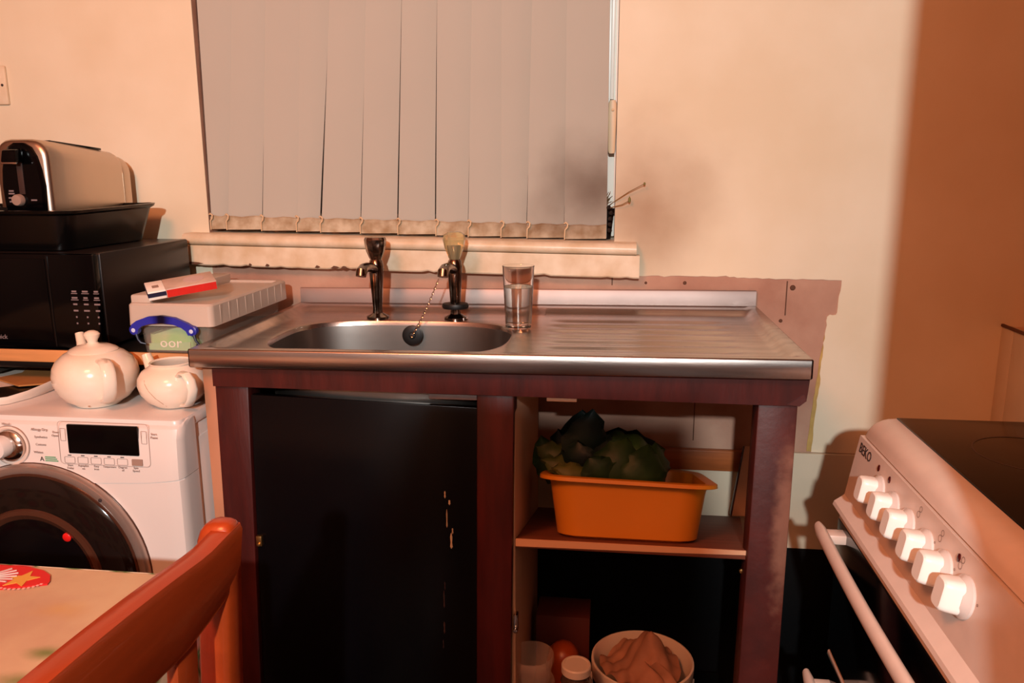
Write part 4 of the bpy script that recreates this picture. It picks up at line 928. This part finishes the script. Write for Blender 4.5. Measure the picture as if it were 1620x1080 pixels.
for y in (-.558, -.604, -.838):
    c = pp(y, .016); pts = []
    rings(bm, [[tuple(c + pn*d + Vector((0, -1, 0))*.0035*math.cos(2*PI*i/14)*k + (-pd)*.005*math.sin(2*PI*i/14)*k) for i in range(14)] for d, k in ((-.0005, 1), (.0012, 1), (.0018, .6))])
finish('indicator_lamp', bm, mat('dark_red_lens', (70, 14, 12), .2), ck)
bm = BM()
def pr_ring(y, s, r, w=.0008):
    c = pp(y, s); k = 14
    A = [bm.verts.new(c+pn*.0004+Vector((0, -1, 0))*r*math.cos(2*PI*i/k)-pd*r*math.sin(2*PI*i/k)) for i in range(k)]
    B = [bm.verts.new(c+pn*.0004+Vector((0, -1, 0))*(r-w)*math.cos(2*PI*i/k)-pd*(r-w)*math.sin(2*PI*i/k)) for i in range(k)]
    for i in range(k): bm.faces.new((A[i], A[(i+1)%k], B[(i+1)%k], B[i]))
for y, s in ((-.716, .018), (-.785, .018), (-.845, .022)): pr_ring(y, s, .0045); pr_ring(y-.003, s-.008, .004); pr_ring(y+.009, s+.010, .0016)
for y in ky: pr_ring(y-.028, .040, .0016)
finish('panel_print', bm, LINE, ck)
text('lettering', 'BEKO', .022, frame(tuple(pp(-.493, .016)+pn*.0006), (0, -1, 0), tuple(-pd)), LINED, ck, .0003)
# doors
bm = BM(); box(bm, 1.072, 1.1055, CY0+.004, CY1-.006, .402, .640, .003); d1 = finish('oven_door', bm, ENAMELC, ck)
bm = BM(); box(bm, 1.0700, 1.0735, CY0+.006, CY1-.010, .406, .634, .001); finish('door_glass', bm, BLKPL, d1)
def handle(par, z, x=1.0400):
    bm = BM(); rs = []
    for i in range(25):
        u = i/24; y = -.462-.575*u; bowx = -.006*math.sin(PI*u); r = .0105*(1 if .02 < u < .98 else .7)
        rs.append([(x+bowx+r*.85*math.cos(2*PI*k/14), y, z+r*1.15*math.sin(2*PI*k/14)) for k in range(14)])
    rings(bm, rs); h = finish('handle', bm, ENAMELC, par)
    for y in (-.500, -.985):
        bm = BM(); box(bm, x+.004, 1.0735, y-.013, y+.013, z-.008, z+.008, .003); finish('handle_bracket', bm, ENAMELC, h)
handle(d1, .618)
bm = BM(); box(bm, 1.072, 1.1055, CY0+.004, CY1-.006, FZ+.09, .396, .003); d2 = finish('oven_door', bm, ENAMELC, ck)
bm = BM(); box(bm, 1.0700, 1.0735, CY0+.006, CY1-.010, FZ+.10, .391, .001); finish('door_glass', bm, BLKPL, d2)
handle(d2, .350)
bm = BM(); box(bm, 1.10, 1.64, CY0+.02, CY1-.02, FZ, FZ+.032); finish('plinth', bm, BLKMAT, ck)

# ------------------------------------------------------------------ table and chair at the left
tb = thing('dining_table', 'table under a peach printed cloth at lower left', 'table', (-.25, -1.4, FZ))
TZ = .689
bm = BM(); box(bm, -.85, .185, -2.05, -.866, TZ-.028, TZ-.003, .003); finish('tabletop', bm, CHAIRW, tb)
for x in (-.82, .105):
    for y in (-2.0, -.95):
        bm = BM(); box(bm, x, x+.05, y, y+.05, FZ, TZ-.028, .003); finish('leg', bm, CHAIRW, tb)
tc_ = thing('tablecloth', 'peach oilcloth with faded green and yellow print over the table', 'tablecloth', (-.25, -1.4, TZ))
bm = BM(); prism(bm, [(-.853, -2.053), (.188, -2.053), (.188, -.864), (-.853, -.864)], TZ-.0025, TZ, 'xy'); finish('cloth_top', bm, CLOTH, tc_)
bm = BM(); rs = []
path = [(.190-.0*i, -2.05+1.186*i/40) for i in range(41)] + [(.190-1.04*i/30, -.861) for i in range(1, 31)]
for i, (x, y) in enumerate(path):
    w = .004*math.sin(i*.9); e = 1 if i <= 40 else 0
    rs.append([(x, y, TZ), (x+.003*e, y+.003*(1-e), TZ-.012), (x+(.004+w)*e, y+(.003+w)*(1-e), TZ-.10), (x+(.006+1.6*w)*e, y+(.005+1.6*w)*(1-e), TZ-.2)])
rings(bm, rs, closed=False); tag(finish('cloth_drop', bm, FLORAL, tc_), 'floral hanging hem')
pm = thing('place_mat', 'red festive card mat with gold star on the tablecloth', 'place mat', (-.06, -.9, TZ))
bm = BM(); c_ = [(-.22, -.8690), (-.06, -.8670), (-.035, -.8680), (-.010, -.8745), (.006, -.8845), (.016, -.8985), (.0175, -.905), (.008, -.9085), (-.03, -.9215), (-.07, -.934), (-.22, -.960)]
prism(bm, c_, TZ+.0003, TZ+.0022, 'xy'); finish('card', bm, REDMAT, pm)
bm = BM()
st = []
for k in range(10):
    a = .35+2*PI*k/10; r = .021 if k % 2 == 0 else .0095; st.append((-.022+r*math.cos(a), -.8985+r*math.sin(a)))
prism(bm, st, TZ+.0021, TZ+.0028, 'xy'); finish('gold_star', bm, GOLD, pm)
bm = BM()
for k in range(6):
    a = -.5+.35*k; tube(bm, [(-.075, -.905, TZ+.003), (-.062+.03*math.cos(a), -.897+.022*math.sin(a), TZ+.003)], .0012, 5)
finish('silver_star', bm, SILVER, pm)
bm = BM()
for k in range(16):
    u = k/15; a = -2.9+2.6*u; box(bm, -.022+.034*math.cos(a)-.0016, -.022+.034*math.cos(a)+.0016, -.900+.022*math.sin(a)-.0012, -.900+.022*math.sin(a)+.0012, TZ+.0021, TZ+.0027)
finish('dotted_print', bm, mat('pink_print', (236, 150, 140), .5), pm)

ch = thing('dining_chair', 'orange red wooden dining chair turned towards the table', 'chair', (.335, -1.06, FZ))
CX = .350
def cpost(y0, y1):
    bm = BM(); rs = []
    for z, x, w, d in ((FZ, .352, .020, .0), (.35, .326, .018, 0), (.55, .327, .017, 0), (.73, .337, .0165, 0), (.828, .3435, .0165, 0), (.846, .3455, .0170, 0), (.856, .347, .0155, .002), (.8615, .348, .0125, .005), (.8640, .349, .008, .009)):
        rs.append([(x+a*w, b, z) for a, b in ((-1, y0+.003+d), (-.85, y0+d), (-.6, y0-.002+d), (.6, y0-.002+d), (.85, y0+d), (1, y0+.003+d), (1, y1-.003-d), (.85, y1-d), (.6, y1+.002-d), (-.6, y1+.002-d), (-.85, y1-d), (-1, y1-.003-d))])
    rings(bm, rs); return finish('back_post', bm, CHAIRW, ch, ang=50)
cpost(-1.075, -1.048); cpost(-1.475, -1.448)
bm = BM(); rs = []
for i in range(25):
    u = i/24; y = -1.472+.420*u
    dip = .012*max(0, 1-(1-u)/.22)**1.5
    zt = .850 + .013*math.sin(PI*u) + .010*max(0, (u-.86)/.14); zb = .772+.008*math.sin(PI*u)+.018*max(0, (u-.78)/.22); xo = .003*math.sin(PI*u)
    rs.append([(.336+xo, y, zb), (.353+xo, y, zb), (.357+xo, y, zb+.008), (.364+xo, y, zt-.008), (.362+xo, y, zt-.002), (.356+xo, y, zt), (.344+xo, y, zt), (.340+xo, y, zt-.004)])
rings(bm, rs); finish('top_rail', bm, CHAIRW, ch, ang=50)
for y in (-1.135, -1.21, -1.285, -1.36):
    bm = BM(); hexa(bm, [(.322, y-.016, .47), (.336, y-.016, .47), (.336, y+.016, .47), (.322, y+.016, .47), (.340, y-.016, .780), (.352, y-.016, .780), (.352, y+.016, .780), (.340, y+.016, .780)], .003); finish('back_slat', bm, CHAIRW, ch)
bm = BM(); box(bm, .318, .338, -1.455, -1.06, .445, .478, .003); finish('lower_rail', bm, CHAIRW, ch)
bm = BM(); prism(bm, rrect(-.085, .335, -1.47, -1.055, .03, 4), .372, .395, 'xy'); finish('seat', bm, CHAIRW, ch)
for y in (-1.46, -1.10):
    bm = BM(); box(bm, -.07, -.035, y, y+.035, FZ, .372, .003); finish('front_leg', bm, CHAIRW, ch)
ch.location = (.3225, -1.06, FZ-.0); ch.rotation_euler = (0, 0, math.radians(-3.3))
